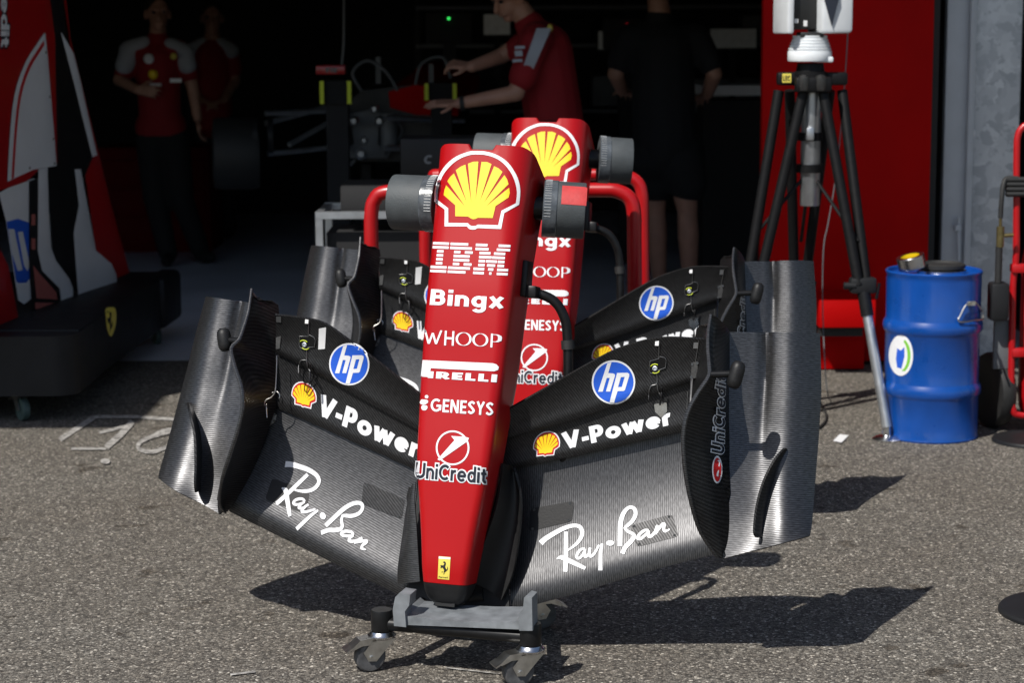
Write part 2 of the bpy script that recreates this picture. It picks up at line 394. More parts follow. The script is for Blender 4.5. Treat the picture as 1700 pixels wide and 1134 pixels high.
def glyph(c, h):
    """centre lines of a geometric letter with stroke half width h: advance, strokes"""
    X = 0.7
    if c == 'B': return .62, [[(h, 0), (h, 1)], [(h, 1 - h), (.34, 1 - h)] + _arc(.34, (1 - h + .53) / 2, .24 - h, (1 - h - .53) / 2, .5, -.5) + [(h, .53)], [(h, .53), (.36, .53)] + _arc(.36, (.53 + h) / 2, .26 - h, (.53 - h) / 2, .5, -.5) + [(h, h)]]
    if c == 'P': return .6, [[(h, 0), (h, 1)], [(h, 1 - h), (.34, 1 - h)] + _arc(.34, (1 - h + .42) / 2, .26 - h, (1 - h - .42) / 2, .5, -.5) + [(h, .42)]]
    if c == 'R': return .62, glyph('P', h)[1] + [[(.3, .42), (.56, 0)]]
    if c == 'I': return 2 * h, [[(h, 0), (h, 1)]]
    if c == 'L': return .48, [[(h, 0), (h, 1)], [(h, h), (.48, h)]]
    if c == 'E': return .5, [[(h, 0), (h, 1)], [(h, h), (.5, h)], [(h, .5), (.46, .5)], [(h, 1 - h), (.5, 1 - h)]]
    if c == 'N': return .66, [[(h, 0), (h, 1)], [(h * 1.1, .98), (.66 - h * 1.1, .02)], [(.66 - h, 0), (.66 - h, 1)]]
    if c == 'Y': return .64, [[(h * .8, 1), (.32, .46)], [(.64 - h * .8, 1), (.32, .46)], [(.32, .52), (.32, 0)]]
    if c == 'S': return .56, [s2([(.53 - h * .4, .8), (.3, 1 - h), (h, .74), (.28, .52), (.56 - h, .27), (.27, h), (.02 + h * .4, .2)], 5)]
    if c == 'C': return .78, [_arc(.44, .5, .44 - h, .5 - h, .27, 1.73, 24)]
    if c == 'G': return .84, [_arc(.44, .5, .44 - h, .5 - h, .27, 1.85, 24), [(.46, .46), (.84, .46)], [(.84 - h, .46), (.84 - h, .12)]]
    if c == 'U': return .68, [[(h, 1), (h, .34)] + _arc(.34, .34, .34 - h, .34 - h, 1, 2) + [(.68 - h, 1)]]
    if c == 'V': return .76, [[(h * .8, 1), (.38, h * .2)], [(.76 - h * .8, 1), (.38, h * .2)]]
    if c == '-': return .3, [[(0, .36), (.3, .36)]]
    if c == 'i': return 2 * h, [[(h, 0), (h, X)], [(h, .82), (h, .82 + 2 * h)]]
    if c == 'n': return .58, [[(h, 0), (h, X)], _arc(.29, .40, .29 - h, .31 - h, 1, 0) + [(.58 - h, 0)]]
    if c == 'r': return .4, [[(h, 0), (h, X)], _arc(.32, .38, .32 - h, .33 - h, 1, .42)]
    if c == 'o': return .68, [_arc(.34, .35, .34 - h, .36 - h, 0, 2.03, 28)]
    if c == 'e': return .66, [[(h, .35), (.62, .35)], _arc(.33, .35, .33 - h, .36 - h, 0, 1.78, 26)]
    if c == 'd': return .62, [_arc(.31, .35, .31 - h, .36 - h, 0, 2.03, 26), [(.62 - h, 0), (.62 - h, 1.02)]]
    if c == 't': return .38, [[(.17, .92), (.17, .22)] + _arc(.31, .2, .14, .2 - h, 1, 1.6, 6), [(0, X - h), (.36, X - h)]]
    if c == 'g': return .62, [_arc(.31, .35, .31 - h, .36 - h, 0, 2.03, 26), [(.62 - h, X), (.62 - h, -.05)] + _arc(.32, -.06, .3 - h, .2, 0, -.85, 10)]
    if c == 'x': return .62, [[(h * .9, 0), (.62 - h * .9, X)], [(h * .9, X), (.62 - h * .9, 0)]]
    if c == 'w': return .96, [[(h * .8, X), (.27, 0.02)], [(.27, .02), (.48, X - .02)], [(.48, X - .02), (.69, .02)], [(.69, .02), (.96 - h * .8, X)]]
    if c == 'F': return .5, [[(h, 0), (h, 1)], [(h, .5), (.46, .5)], [(h, 1 - h), (.5, 1 - h)]]
    return .3, []
def words(s, sw=0.2, gap=0.1, shear=0.0, grow=0.0):
    """a word in drawn strokes, in a 0..1 wide, cap height 1 box"""
    x = 0; out = []
    for c in s:
        a, st = glyph(c, sw / 2)
        for p in st:
            if grow and len(p) >= 2:
                d0 = V3((*p[0], 0)) - V3((*p[1], 0)); d1 = V3((*p[-1], 0)) - V3((*p[-2], 0)); d0.normalize(); d1.normalize()
                p = [(p[0][0] + d0.x * grow, p[0][1] + d0.y * grow)] + p[1:-1] + [(p[-1][0] + d1.x * grow, p[-1][1] + d1.y * grow)]
            out.append(ribbon2d([(q + x, r) for q, r in p], sw + 2 * grow))
        x += a + gap
    W = x - gap
    return [([((q + shear * r) / W, r) for q, r in v], f) for v, f in out]
def quad_map(q):
    BL, BR, TR, TL = [V3((*p, 0)) for p in q]
    def fn(x, y):
        p = BL * (1 - x) * (1 - y) + BR * x * (1 - y) + TR * x * y + TL * (1 - x) * y; return p.x, p.y
    return fn
def lay(arts, fn, hitfn, step=6.0, off=0.0012):
    """maps 2D artwork with fn to pixels, cuts it finely and drops it on the surface; returns world verts, faces"""
    VV = []; FF = []
    for k, (v, f) in enumerate(arts):
        bm = bmesh.new(); bv = [bm.verts.new((*fn(*p), 0)) for p in v]
        for q in f:
            try: bm.faces.new([bv[i] for i in q])
            except ValueError: pass
        xs = [b.co.x for b in bm.verts]; ys = [b.co.y for b in bm.verts]
        x = math.floor(min(xs) / step) * step + step
        while x < max(xs):
            bmesh.ops.bisect_plane(bm, geom=list(bm.verts) + list(bm.edges) + list(bm.faces), plane_co=(x, 0, 0), plane_no=(1, 0, 0)); x += step
        y = math.floor(min(ys) / step) * step + step
        while y < max(ys):
            bmesh.ops.bisect_plane(bm, geom=list(bm.verts) + list(bm.edges) + list(bm.faces), plane_co=(0, y, 0), plane_no=(0, 1, 0)); y += step
        bm.verts.index_update(); b0 = len(VV)
        VV += [hitfn(b.co.x, b.co.y, off + 0.00005 * k) for b in bm.verts]
        FF += [tuple(b0 + a.index for a in q.verts) for q in bm.faces]; bm.free()
    return VV, FF
def on(bvh):
    def fn(px, py, off):
        d = ray(px, py).normalized(); loc, no, i, dist = bvh.ray_cast(EYE, d)
        if loc is None:
            l0, no, i, dist = bvh.find_nearest(EYE + d * 4.9)
            l0, no, i, dist = bvh.find_nearest(EYE + d * (l0 - EYE).dot(d))
            loc = EYE + d * (l0 - EYE).dot(d)
        if no.dot(d) > 0: no = -no
        return loc + no * off
    return fn
def decal(name, arts, fn, bvh, m, parent, step=6.0, off=0.0012):
    v, f = lay(arts, fn, on(bvh), step, off); return mk(name, v, f, m, parent, True)
IDT = lambda x, y: (x, y)
def circ(cx, cy, rx, ry=None, n=40, a0=0, a1=2 * math.pi):
    ry = ry or rx; return [(cx + rx * math.cos(a0 + (a1 - a0) * i / n), cy + ry * math.sin(a0 + (a1 - a0) * i / n)) for i in range(n)]

# ------------------------------------------------------------------ setting
MB().add([(-80, -60, 0), (80, -60, 0), (80, 120, 0), (-80, 120, 0)], [(0, 1, 2, 3)]).obj('ground', M['asphalt'])['kind'] = 'structure'

# ------------------------------------------------------------------ the near nose and wing: its own frame (U across, V up the nose, N out of the nose's top)
def pose(x0, y0, yaw, lean, r, z0=0.0):
    U = V3((math.cos(yaw), -math.sin(yaw), 0)); V = V3((math.sin(yaw) * math.sin(lean), math.cos(yaw) * math.sin(lean), math.cos(lean)))
    N = U.cross(V); U2 = U * math.cos(r) + V * math.sin(r); V2 = V * math.cos(r) - U * math.sin(r)
    m = Matrix((U2, V2, N)).transposed().to_4x4(); m.translation = (x0, y0, z0); return m
NEAR = pose(-0.1453, 4.949, 0.26966, 0.18678, -0.02393)
FAR = pose(0.072, 6.32, 0.1847, 0.1698, -0.0136, 0.004)
NINV = NEAR.inverted(); LE = NINV @ EYE; NROT = NINV.to_3x3()
def P(u, v, w): return NEAR @ V3((u, v, w))
def pk(px, py, w):
    d = NROT @ ray(px, py); return NEAR @ (LE + d * ((w - LE.z) / d.z))
def loc(p): return NINV @ p
def mir(p): q = loc(p); return NEAR @ V3((-q.x, q.y, q.z))

wing = empty('front_wing_assembly', 'nearest red nose cone with black carbon front wing standing upright on a castered stand', 'nose and front wing', NEAR, 'race car front wings on stands')

# nose cone: rounded sections up its length
HW = [(0.131, .02), (0.134, .028), (0.14, .037), (0.15, .046), (0.162, .0515), (0.175, .055), (0.19, .057), (0.229, .062), (0.29, .068), (0.35, .076), (0.40, .083), (0.45, .090), (0.491, .095), (0.6, .101), (0.709, .107), (0.85, .110), (1.03, .1145), (1.16, .121), (1.285, .125)]
WN = [(0.131, .105), (0.136, .118), (0.15, .134), (0.175, .144), (0.19, .147), (0.229, .152), (0.491, .152), (0.625, .138), (0.709, .129), (0.887, .119), (0.988, .106), (1.162, .085), (1.285, .07)]
DP = [(0.13, .07), (0.19, .11), (0.4, .14), (0.7, .17), (1.0, .2), (1.285, .23)]
RC = [(0.13, .02), (0.4, .024), (0.8, .03), (1.0, .04), (1.2, .06), (1.285, .062)]
def section(v, ins=0.0, nf=15, nc=7):
    hw, wf, dp, rc = lerp_table(HW, v) - ins, lerp_table(WN, v) - ins, lerp_table(DP, v) - 2 * ins, lerp_table(RC, v)
    rb = 0.02; wb = wf - dp; out = []
    for i in range(nc): a = math.pi * 1.0 - math.pi / 2 * 0; out.append((-hw, wb + rb + (wf - rc - wb - rb) * i / nc))
    for i in range(nc): a = math.pi - math.pi / 2 * i / nc; out.append((-hw + rc + rc * math.cos(a), wf - rc + rc * math.sin(a)))
    for i in range(nf):
        x = -hw + rc + (2 * hw - 2 * rc) * i / nf; out.append((x, wf + 0.004 * (1 - (x / hw) ** 2) - 0.004 * (1 - ((hw - rc) / hw) ** 2)))
    for i in range(nc): a = math.pi / 2 - math.pi / 2 * i / nc; out.append((hw - rc + rc * math.cos(a), wf - rc + rc * math.sin(a)))
    for i in range(nc): out.append((hw, wf - rc + (wb + rb - wf + rc) * i / nc))
    for i in range(4): a = -math.pi / 2 * i / 4; out.append((hw - rb + rb * math.cos(a), wb + rb + rb * math.sin(a)))
    for i in range(4): out.append((hw - rb - (2 * hw - 2 * rb) * i / 4, wb))
    for i in range(4): a = -math.pi / 2 - math.pi / 2 * i / 4; out.append((-hw + rb + rb * math.cos(a), wb + rb + rb * math.sin(a)))
    return out
def loft(vs, extra_top=False):
    vv = []; ff = []; K = None
    for v in vs:
        s = section(v); K = len(s)
        for (u, w_) in s:
            dv = 0
            if extra_top and v > 1.262 and abs(u) < 0.034 and w_ > 0: dv = -0.013
            if extra_top and v > 1.17: dv -= max(0, lerp_table(WN, v) - 0.012 - w_) * 0.42 * (v - 1.17) / 0.106
            vv.append(P(u, v + dv, w_))
    for i in range(len(vs) - 1):
        for k in range(K): ff.append((i * K + k, i * K + (k + 1) % K, (i + 1) * K + (k + 1) % K, (i + 1) * K + k))
    return vv, ff, K
vs = [0.19, 0.2, 0.215, 0.23, 0.26, 0.3, 0.35, 0.40, 0.45, 0.48, 0.5, 0.55, 0.6, 0.65, 0.7, 0.76, 0.82, 0.88, 0.94, 1.0, 1.06, 1.12, 1.16, 1.2, 1.24, 1.258, 1.268, 1.276]
vv, ff, K = loft(vs, True)
k0 = len(vs) * K; ids = [0] * len(ff)
ins = section(1.27, 0.005); deep = section(1.2, 0.006)
for (u, w_) in ins: vv.append(P(u, 1.277 - max(0, 0.059 - w_) * 0.42 - (0.013 if abs(u) < 0.034 and w_ > 0 else 0), w_))
for (u, w_) in deep: vv.append(P(u, 1.15, w_))
t0 = (len(vs) - 1) * K
for k in range(K):
    j = (k + 1) % K; ff.append((t0 + k, t0 + j, k0 + j, k0 + k)); ids.append(0); ff.append((k0 + k, k0 + j, k0 + K + j, k0 + K + k)); ids.append(1)
ff.append(tuple(range(k0 + K, k0 + 2 * K))); ids.append(1)
nose = mk('nose', vv, ff, [M['red'], M['matte']], wing, True, ids, 32)
NB = bvh_of(nose, NEAR)
vv, ff, K = loft([0.131, 0.1325, 0.135, 0.139, 0.145, 0.152, 0.16, 0.17, 0.18, 0.189]); ff.append(tuple(range(K)))
tip = mk('nose_tip', vv, ff, M['matte'], wing, True)
MB().box(P(0.0, 0.139, 0.118), (0.05, 0.012, 0.012), NEAR.to_3x3()).obj('tip_slot', M['black'], tip, False)

# --- nose artwork (photo pixels of the near nose)
z6 = lambda x, y: (690 + x / 4.929, 230 + y / 4.929)
PECT_OUT = [(155, 515)] + s2([(157, 470), (160, 420), (190, 310), (250, 215), (330, 148), (430, 108), (500, 101), (590, 108), (680, 140), (755, 195), (810, 272), (843, 350), (855, 440), (845, 540)], 3) + [(725, 610), (700, 740), (508, 732), (490, 743), (465, 745), (440, 740), (420, 718), (238, 718), (240, 580)]
PECT_IN = [(182, 502)] + s2([(183, 465), (187, 420), (215, 322), (270, 240), (345, 174), (435, 136), (500, 129), (585, 136), (668, 166), (735, 218), (785, 290), (814, 362), (828, 440), (820, 528)], 3) + [(703, 590), (677, 709), (510, 704), (490, 715), (462, 716), (445, 709), (428, 692), (268, 690), (268, 570)]
PECT_YEL = [(232, 462), (238, 420), (252, 382), (405, 555), (262, 348), (285, 312), (315, 285), (420, 520), (330, 258), (368, 230), (408, 212), (457, 520), (430, 205), (470, 189), (514, 187), (492, 497), (540, 190), (585, 191), (622, 208), (527, 512), (643, 225), (680, 243), (712, 272), (560, 524), (727, 298), (750, 335), (760, 373), (580, 553), (765, 402), (770, 445), (760, 482), (655, 552), (632, 650), (510, 648), (490, 658), (470, 660), (450, 652), (432, 639), (325, 635), (325, 545)]
def pecten(parent, fn, bvh, rim=False, step=6.0):
    """the yellow shell badge: white outline, red field, yellow shell"""
    white = fill2d([PECT_OUT, PECT_IN]) if not rim else fill2d([PECT_OUT])
    o = decal('shell_emblem', [white], fn, bvh, M['white'], parent, step)
    if rim:
        decal('emblem_field', [fill2d([PECT_IN])], fn, bvh, M['rim_red'], o, step, 0.0016)
        cx, cy = 500, 440; big = [(cx + (x - cx) * 1.1, cy + (y - cy) * 1.06) for x, y in PECT_YEL]
        decal('emblem_shell', [fill2d([big])], fn, bvh, M['yellow'], o, step, 0.002)
    else:
        decal('emblem_shell', [fill2d([PECT_YEL])], fn, bvh, M['yellow'], o, step)
    return o
pecten(nose, z6, NB)
def nbox(TL, TR, BR, BL): return quad_map((BL, BR, TR, TL))
# striped three-letter wordmark: eight rows
ROWS = [[(0, 108), (118, 240), (292, 372), (448, 528)], [(0, 108), (118, 268), (292, 382), (438, 528)], [(32, 76), (148, 192), (222, 276), (322, 398), (422, 498)], [(32, 76), (148, 258), (322, 408), (412, 498)],
        [(32, 76), (148, 258), (322, 366), (372, 448), (454, 498)], [(32, 76), (148, 192), (222, 276), (322, 366), (382, 438), (454, 498)], [(0, 108), (118, 268), (292, 366), (392, 428), (454, 528)], [(0, 108), (118, 240), (292, 366), (402, 418), (454, 528)]]
v, f = [], []
for i, row in enumerate(ROWS):
    y1 = 1 - i / 7.68; y0 = y1 - 0.082
    for a, b in row:
        k = len(v); v += [(a / 528, y0), (b / 528, y0), (b / 528, y1), (a / 528, y1)]; f.append((k, k + 1, k + 2, k + 3))
decal('striped_lettering', [(v, f)], nbox((719.8, 401.5), (847.5, 406.5), (842.5, 457.8), (714.6, 452)), NB, M['white'], nose)
decal('lettering', words('Bingx', 0.2, 0.1), nbox((716.5, 480), (837.5, 486), (836, 512), (713.8, 506)), NB, M['white'], nose)
# thin rounded wordmark
arts = []
def stroke(pts, w_=0.026): arts.append(ribbon2d([(x, y) for x, y in pts], w_))
stroke([(.0, 1), (.06, .06)]); stroke([(.06, .06), (.105, .8)]); stroke([(.105, .8), (.155, .06)]); stroke([(.155, .06), (.215, 1)])
stroke([(.275, 1), (.275, 0)]); stroke([(.275, .5), (.375, .5)], 0.14); stroke([(.375, 1), (.375, 0)])
stroke([(x, y) for x, y in circ(.515, .5, .09, .45)] + [(.605, .5)], 0.03); stroke([(x, y) for x, y in circ(.735, .5, .09, .45)] + [(.825, .5)], 0.03)
stroke([(.885, 1), (.885, 0)]); stroke([(.885, .94), (.95, .94), (.985, .85), (.99, .7), (.985, .52), (.95, .42), (.885, .42)], 0.05)
wq = nbox((706, 547), (831.5, 555), (830.4, 577.5), (704.5, 572))
decal('thin_lettering', arts, wq, NB, M['white'], nose)
# long-P wordmark
zp = lambda x, y: (600 + x / 2.268, 180 + y / 2.268)
LP = [(232, 948), (495, 960)] + [(zx, zy) for zx, zy in [(508, 964), (517, 974), (514, 985), (500, 990)]] + [(290, 980), (262, 978), (256, 1012), (225, 1010)]
LPH = [(262, 960), (490, 970), (490, 978), (262, 968)]
decal('long_p_lettering', [fill2d([LP]), ], zp, NB, M['white'], nose)
decal('lettering', words('IRELLI', 0.25, 0.13), nbox((711.5, 616.5), (825.5, 622), (824, 635), (710.5, 627.5)), NB, M['white'], nose)
decal('lettering', words('GENESYS', 0.17, 0.11), nbox((716, 661.5), (819.5, 668.5), (818, 690.5), (714.6, 683)), NB, M['white'], nose)
z7 = lambda x, y: (680 + x / 2.835, 600 + y / 2.835)
decal('dots_emblem', [fill2d([circ(81, 167, 8)]), fill2d([s2([(52, 188), (58, 180), (70, 180), (84, 183), (88, 190), (82, 199), (68, 204), (56, 202), (50, 195)], 3, True)]), fill2d([s2([(58, 212), (64, 206), (76, 207), (84, 212), (84, 222), (76, 230), (64, 230), (57, 222)], 3, True)])], z7, NB, M['white'], nose)
# ring with a one, and the outlined bank wordmark
ring = [fill2d([circ(203, 408, 79, 82), circ(203, 408, 71, 74)])]
one = fill2d([[(132, 462), (212, 372), (196, 352), (262, 356), (280, 362), (274, 376), (142, 468)]])
decal('ring_emblem', ring + [one], z7, NB, M['white'], nose)
UQ = nbox((692, 767.5), (807.5, 777), (806, 803), (690, 793.5))
o = decal('outlined_lettering', words('UniCredit', 0.17, 0.09, 0, 0.085), UQ, NB, M['white'], nose)
decal('lettering', words('UniCredit', 0.17, 0.09), UQ, NB, M['navy'], o, 6, 0.0026)
# horse badge
zb = lambda x, y: (690 + x / 10.31, 900 + y / 10.31)
o = decal('horse_badge', [fill2d([[(398, 246), (600, 262), (576, 652), (380, 632)]])], zb, NB, M['badge_yellow'], nose, 4)
decal('badge_stripe', [fill2d([[(399, 250), (600, 266), (598, 300), (397, 288)]])], zb, NB, M['white'], o, 4, 0.0016)
HORSE = s2([(470, 352), (490, 336), (512, 344), (522, 370), (518, 400), (510, 420), (515, 445), (535, 475), (545, 440), (540, 420), (556, 445), (550, 480), (530, 500), (515, 515), (500, 520), (495, 545), (478, 560), (486, 530), (484, 505), (492, 488), (480, 465), (465, 445), (450, 440), (438, 458), (430, 440), (440, 410), (428, 420), (430, 400), (450, 400), (470, 405), (490, 385), (492, 368)], 2, True)
decal('badge_horse', [fill2d([HORSE]), fill2d([[(448, 512), (470, 508), (470, 520), (448, 524)]])], zb, NB, M['black'], o, 4, 0.0016)
decal('badge_lettering', [text2d('Ferrari', 0.02)], nbox(zb(400, 585), zb(556, 597), zb(554, 627), zb(398, 615)), NB, M['black'], o, 4, 0.0016)

# --- wing planes, left and right measured apart
def plane_rows(hi, lo, whi, wlo, nsp=5, nch=14, camber=0.0, lip=0.0):
    """ruled surface between an upper and a lower line; lip rolls the lower (leading) edge under"""
    H = s2(hi, nsp); L = s2(lo, nsp); rows = []
    for (a, b), (c, d) in zip(H, L):
        p, q = loc(pk(a, b, whi)), loc(pk(c, d, wlo)); row = []
        for k in range(nch + 1):
            t = k / nch; r = p.lerp(q, t); r.z -= camber * 4 * t * (1 - t)
            if lip and t > 0.86: r.z -= lip * ((t - 0.86) / 0.14) ** 2
            row.append(NEAR @ r)
        rows.append(row)
    return rows
def wpart(name, hi, lo, whi, wlo, m, camber=0.01, lip=0.01, t=0.007, parent=wing):
    o = MB().sheet(plane_rows(hi, lo, whi, wlo, 5, 14, camber, lip), t).obj(name, m, parent); return o, bvh_of(o, NEAR)
WM = (-0.078, 0.0); WF2 = (-0.025, -0.045); WF1 = (0.02, -0.015)
mainR, MRB = wpart('main_plane', [(1148, 678), (1090, 690), (1010, 706), (950, 720), (834, 748)], [(1188, 921), (1100, 943), (1015, 968), (950, 988), (846, 1016)], *WM, M['carbon_v'], 0.03, 0.024)
mainL, MLB = wpart('main_plane', [(450, 652), (510, 679), (570, 706), (620, 729), (694, 764)], [(374, 850), (450, 888), (525, 925), (590, 957), (672, 996)], -.066, 0.0, M['carbon_h2'], 0.016, 0.024)
f2R, F2RB = wpart('lower_flap', [(1147, 612), (1080, 630), (1010, 653), (950, 673), (830, 712)], [(1140, 714), (1080, 728), (1010, 744), (950, 758), (830, 783)], *WF2, M['carbon_f'])
f2L, F2LB = wpart('lower_flap', [(457, 560), (520, 592), (575, 622), (625, 651), (696, 692)], [(456, 677), (520, 705), (575, 730), (625, 752), (696, 785)], *WF2, M['carbon_f'])
f1R, F1RB = wpart('upper_flap', [(1174, 564), (1098, 561), (1035, 576), (987, 599), (910, 643), (832, 688)], [(1144, 635), (1080, 655), (1010, 677), (950, 697), (890, 715), (830, 734)], *WF1, M['carbon_f'])
f1L, F1LB = wpart('upper_flap', [(456, 523), (528, 533), (573, 561), (620, 596), (656, 624), (696, 655)], [(456, 586), (520, 618), (575, 649), (625, 677), (660, 696), (696, 716)], *WF1, M['carbon_f'])

rows = []
for k in range(9):
    q = k / 8; a0, a1 = pk(698, 766, -.055), pk(676, 994, -.01); b0, b1 = pk(830, 766, -.055), pk(846, 1016, -.004)
    rows.append([a0.lerp(b0, q).lerp(a1.lerp(b1, q), t / 8) for t in range(9)])
MB().sheet(rows, 0.01).obj('centre_plane', M['matte'], wing)
# --- endplates
TR_ = [(1180, 522, .05), (1176, 548, .065), (1175, 575, .085), (1177, 603, .105), (1177, 624, .115), (1160, 650, .13), (1142, 684, .138), (1134, 725, .138), (1137, 780, .128), (1147, 835, .105), (1163, 885, .06), (1191, 926, .014)]
TL_ = [(418, 479, .05), (413, 515, .065), (406, 540, .085), (397, 564, .105), (384, 579, .115), (391, 612, .13), (402, 648, .138), (401, 690, .138), (386, 742, .128), (369, 795, .105), (365, 836, .06), (374, 851, .014)]
FR_ = [(1204, 551, -.10), (1204, 580, -.098), (1204, 610, -.095), (1203, 640, -.09), (1203, 670, -.085), (1203, 700, -.08), (1204, 735, -.07), (1204, 775, -.06), (1206, 820, -.045), (1207, 865, -.03), (1204, 900, -.01), (1195, 928, .006)]
OR_ = [(1361, 553), (1362, 585), (1363, 620), (1363, 655), (1361, 690), (1359, 725), (1356, 762), (1353, 800), (1350, 838), (1348, 865), (1346, 880), (1344, 890)]
OL_ = [(341, 492), (333, 520), (326, 545), (319, 572), (312, 600), (304, 630), (294, 668), (284, 705), (274, 742), (266, 770), (262, 784), (260, 793)]
WO = [-.189, -.18, -.17, -.16, -.15, -.14, -.125, -.11, -.09, -.07, -.055, -.04]
BL_ = [(429, 498, .03), (462, 506, -.025), (459, 552, -.03), (458, 590, -.03), (458, 620, -.035), (458, 650, -.04), (458, 676, -.045), (448, 705, -.045), (434, 745, -.04), (414, 790, -.03), (395, 825, -.015), (378, 850, 0)]
BOT_R = [(1195, 929), (1210, 926), (1230, 918), (1255, 909), (1285, 901), (1310, 894), (1330, 891), (1344, 890)]
def endplate(side):
    T = [pk(*p) for p in (TR_ if side > 0 else TL_)]
    Fo = [pk(p[0] + 4, p[1], p[2]) for p in FR_]; B = [pk(*p) for p in BL_]
    if side < 0: Fo = [mir(p) for p in Fo]
    else: B = [mir(p) for p in B]
    O = [pk(p[0], p[1], w_) for p, w_ in zip(OR_ if side > 0 else OL_, WO)]
    dn = lambda L: smooth_line(L, 3)
    T, Fo, B, O = dn(T), dn(Fo), dn(B), dn(O)
    Nn = NEAR.to_3x3() @ V3((0, 0, 1)); Uu = NEAR.to_3x3() @ V3((1, 0, 0)); n = len(T)
    rows = []
    for i in range(n):
        r = []; g = i / (n - 1)
        for k in range(8): r.append(B[i].lerp(T[i], k / 8) + Uu * side * 0.008 * math.sin(math.pi * k / 8))          # inner wall
        for k in range(9):
            q = k / 8; r.append(T[i].lerp(Fo[i], q) + Uu * side * 0.006 * math.sin(math.pi * q))   # outer wall
        rows.append(r)
    mb = MB(); mb.sheet(rows, 0.005, -Nn + Uu * side * 0.3)
    ep = mb.obj('endplate', M['carbon_d'], wing)
    rows = []
    for i in range(n):
        g = i / (n - 1); r = []
        for k in range(33):
            q = k / 32
            hump = 0.036 * math.exp(-((q - (0.72 - 0.06 * g)) / 0.24) ** 2) * (1 - 0.45 * g)
            dip = -0.016 * math.exp(-((q - 0.42 + 0.1 * g) / 0.055) ** 2) * max(0, 1 - 1.6 * g)
            roll = -0.012 * max(0, (q - 0.86) / 0.14) ** 2
            r.append(Fo[i].lerp(O[i], q) + Nn * (hump + dip + roll))
        rows.append(r)
    pan = MB().sheet(rows, 0.005, -Nn).obj('footplate_panel', M['carbon_h'], ep)
    # rounded top edge
    MB().tube(T, [0.0035 + 0.002 * math.sin(math.pi * i / (n - 1)) for i in range(n)], 8).obj('edge_trim', M['carbon_h'], ep)
    return ep, pan, T
epR, panR, TR = endplate(1); epL, panL, TL = endplate(-1)
EPRB, PRB, PLB = bvh_of(epR, NEAR), bvh_of(panR, NEAR), bvh_of(panL, NEAR)
Nn = NEAR.to_3x3() @ V3((0, 0, 1)); Uu = NEAR.to_3x3() @ V3((1, 0, 0)); Vv = NEAR.to_3x3() @ V3((0, 1, 0))
# dive planes: curved fins standing on the panels
def fin(parent, bvh, base, side, h):
    pts = s2(base, 4); g = on(bvh); n = len(pts); rows = []
    for i, p in enumerate(pts):
        a = g(*p, 0.0); hh = h * math.sin(math.pi * min(1, 0.06 + 0.78 * i / (n - 1))) ** 0.8
        rows.append([a + Nn * hh * k / 5 - Uu * side * 0.25 * hh * (k / 5) ** 2 for k in range(6)])
    MB().sheet(rows, 0.006, Uu * side).obj('dive_plane', M['carbon_d'], parent)
fin(epR, PRB, [(1304, 744), (1292, 765), (1278, 800), (1268, 840), (1262, 880), (1262, 892)], 1, 0.052)
fin(epL, PLB, [(316, 668), (325, 690), (334, 725), (336, 770), (334, 800), (333, 816)], -1, 0.085)
# sensor pods on short stalks
def pod(parent, base, head, top, bot):
    b = pk(*base); h = pk(*head)
    MB().tube([b, h], 0.0085, 10).obj('sensor_stalk', M['tube'], parent)
    q = MB(); a, c = pk(*top), pk(*bot); d = (c - a).normalized(); mid = (a + c) / 2
    L = [a + (c - a) * t for t in (0, .05, .15, .3, .7, .85, .95, 1)]
    q.tube(L, [0.008, 0.013, 0.0165, 0.018, 0.018, 0.0165, 0.013, 0.008], 14); q.obj('sensor_pod', M['matte'], parent)
pod(epR, (1180, 622, .11), (1212, 621, .1), (1228, 600, .1), (1216, 645, .1)); pod(epL, (396, 566, .1), (380, 565, .09), (370, 545, .09), (375, 583, .09))

# --- wing artwork
zhp = lambda x, y: (970 + x / 5.97, 570 + y / 5.97)
def hp(parent, bvh, fn):
    o = decal('round_emblem', [fill2d([circ(290, 385, 216, 219)])], fn, bvh, M['white'], parent)
    decal('emblem_disc', [fill2d([circ(290, 385, 199, 202)])], fn, bvh, M['blue'], o, 6, 0.0017)
    H = [(228, 196), (270, 184), (238, 293), (288, 297), (306, 308), (304, 326), (258, 478), (216, 477), (254, 342), (224, 341), (184, 479), (138, 479)]
    Pp = [(326, 292), (428, 290), (446, 300), (447, 322), (405, 462), (392, 472), (332, 474), (296, 586), (252, 586)]
    Ph = [(364, 334), (402, 332), (374, 432), (336, 434)]
    decal('emblem_letters', [fill2d([H]), fill2d([Pp, Ph])], fn, bvh, M['white'], o, 6, 0.0022)
hp(f1R, F1RB, zhp)
hp(f1L, F1LB, lambda x, y: (580.2 + (x - 290) / 216 * 33.5, 604.5 + (y - 385) / 219 * 35.2))
def pbox(x0, y0, x1, y1, sk=0.0): return lambda x, y: (x0 + (x - 155) / 700 * (x1 - x0), y0 + (y - 100) / 645 * (y1 - y0) + sk * (x - 505) / 700 * (x1 - x0))
pecten(f2R, pbox(885, 716, 930, 758, -0.12), F2RB, True, 5); pecten(f2L, pbox(484, 634, 526, 677, 0.22), F2LB, True, 5)
decal('lettering', words('V-Power', 0.24, 0.07), quad_map(((937, 747), (1116, 705), (1112, 677), (932, 719))), F2RB, M['white'], f2R)
decal('lettering', words('V-Power', 0.24, 0.07), quad_map(((526, 688), (692, 762), (700, 730), (534, 654))), F2LB, M['white'], f2L)
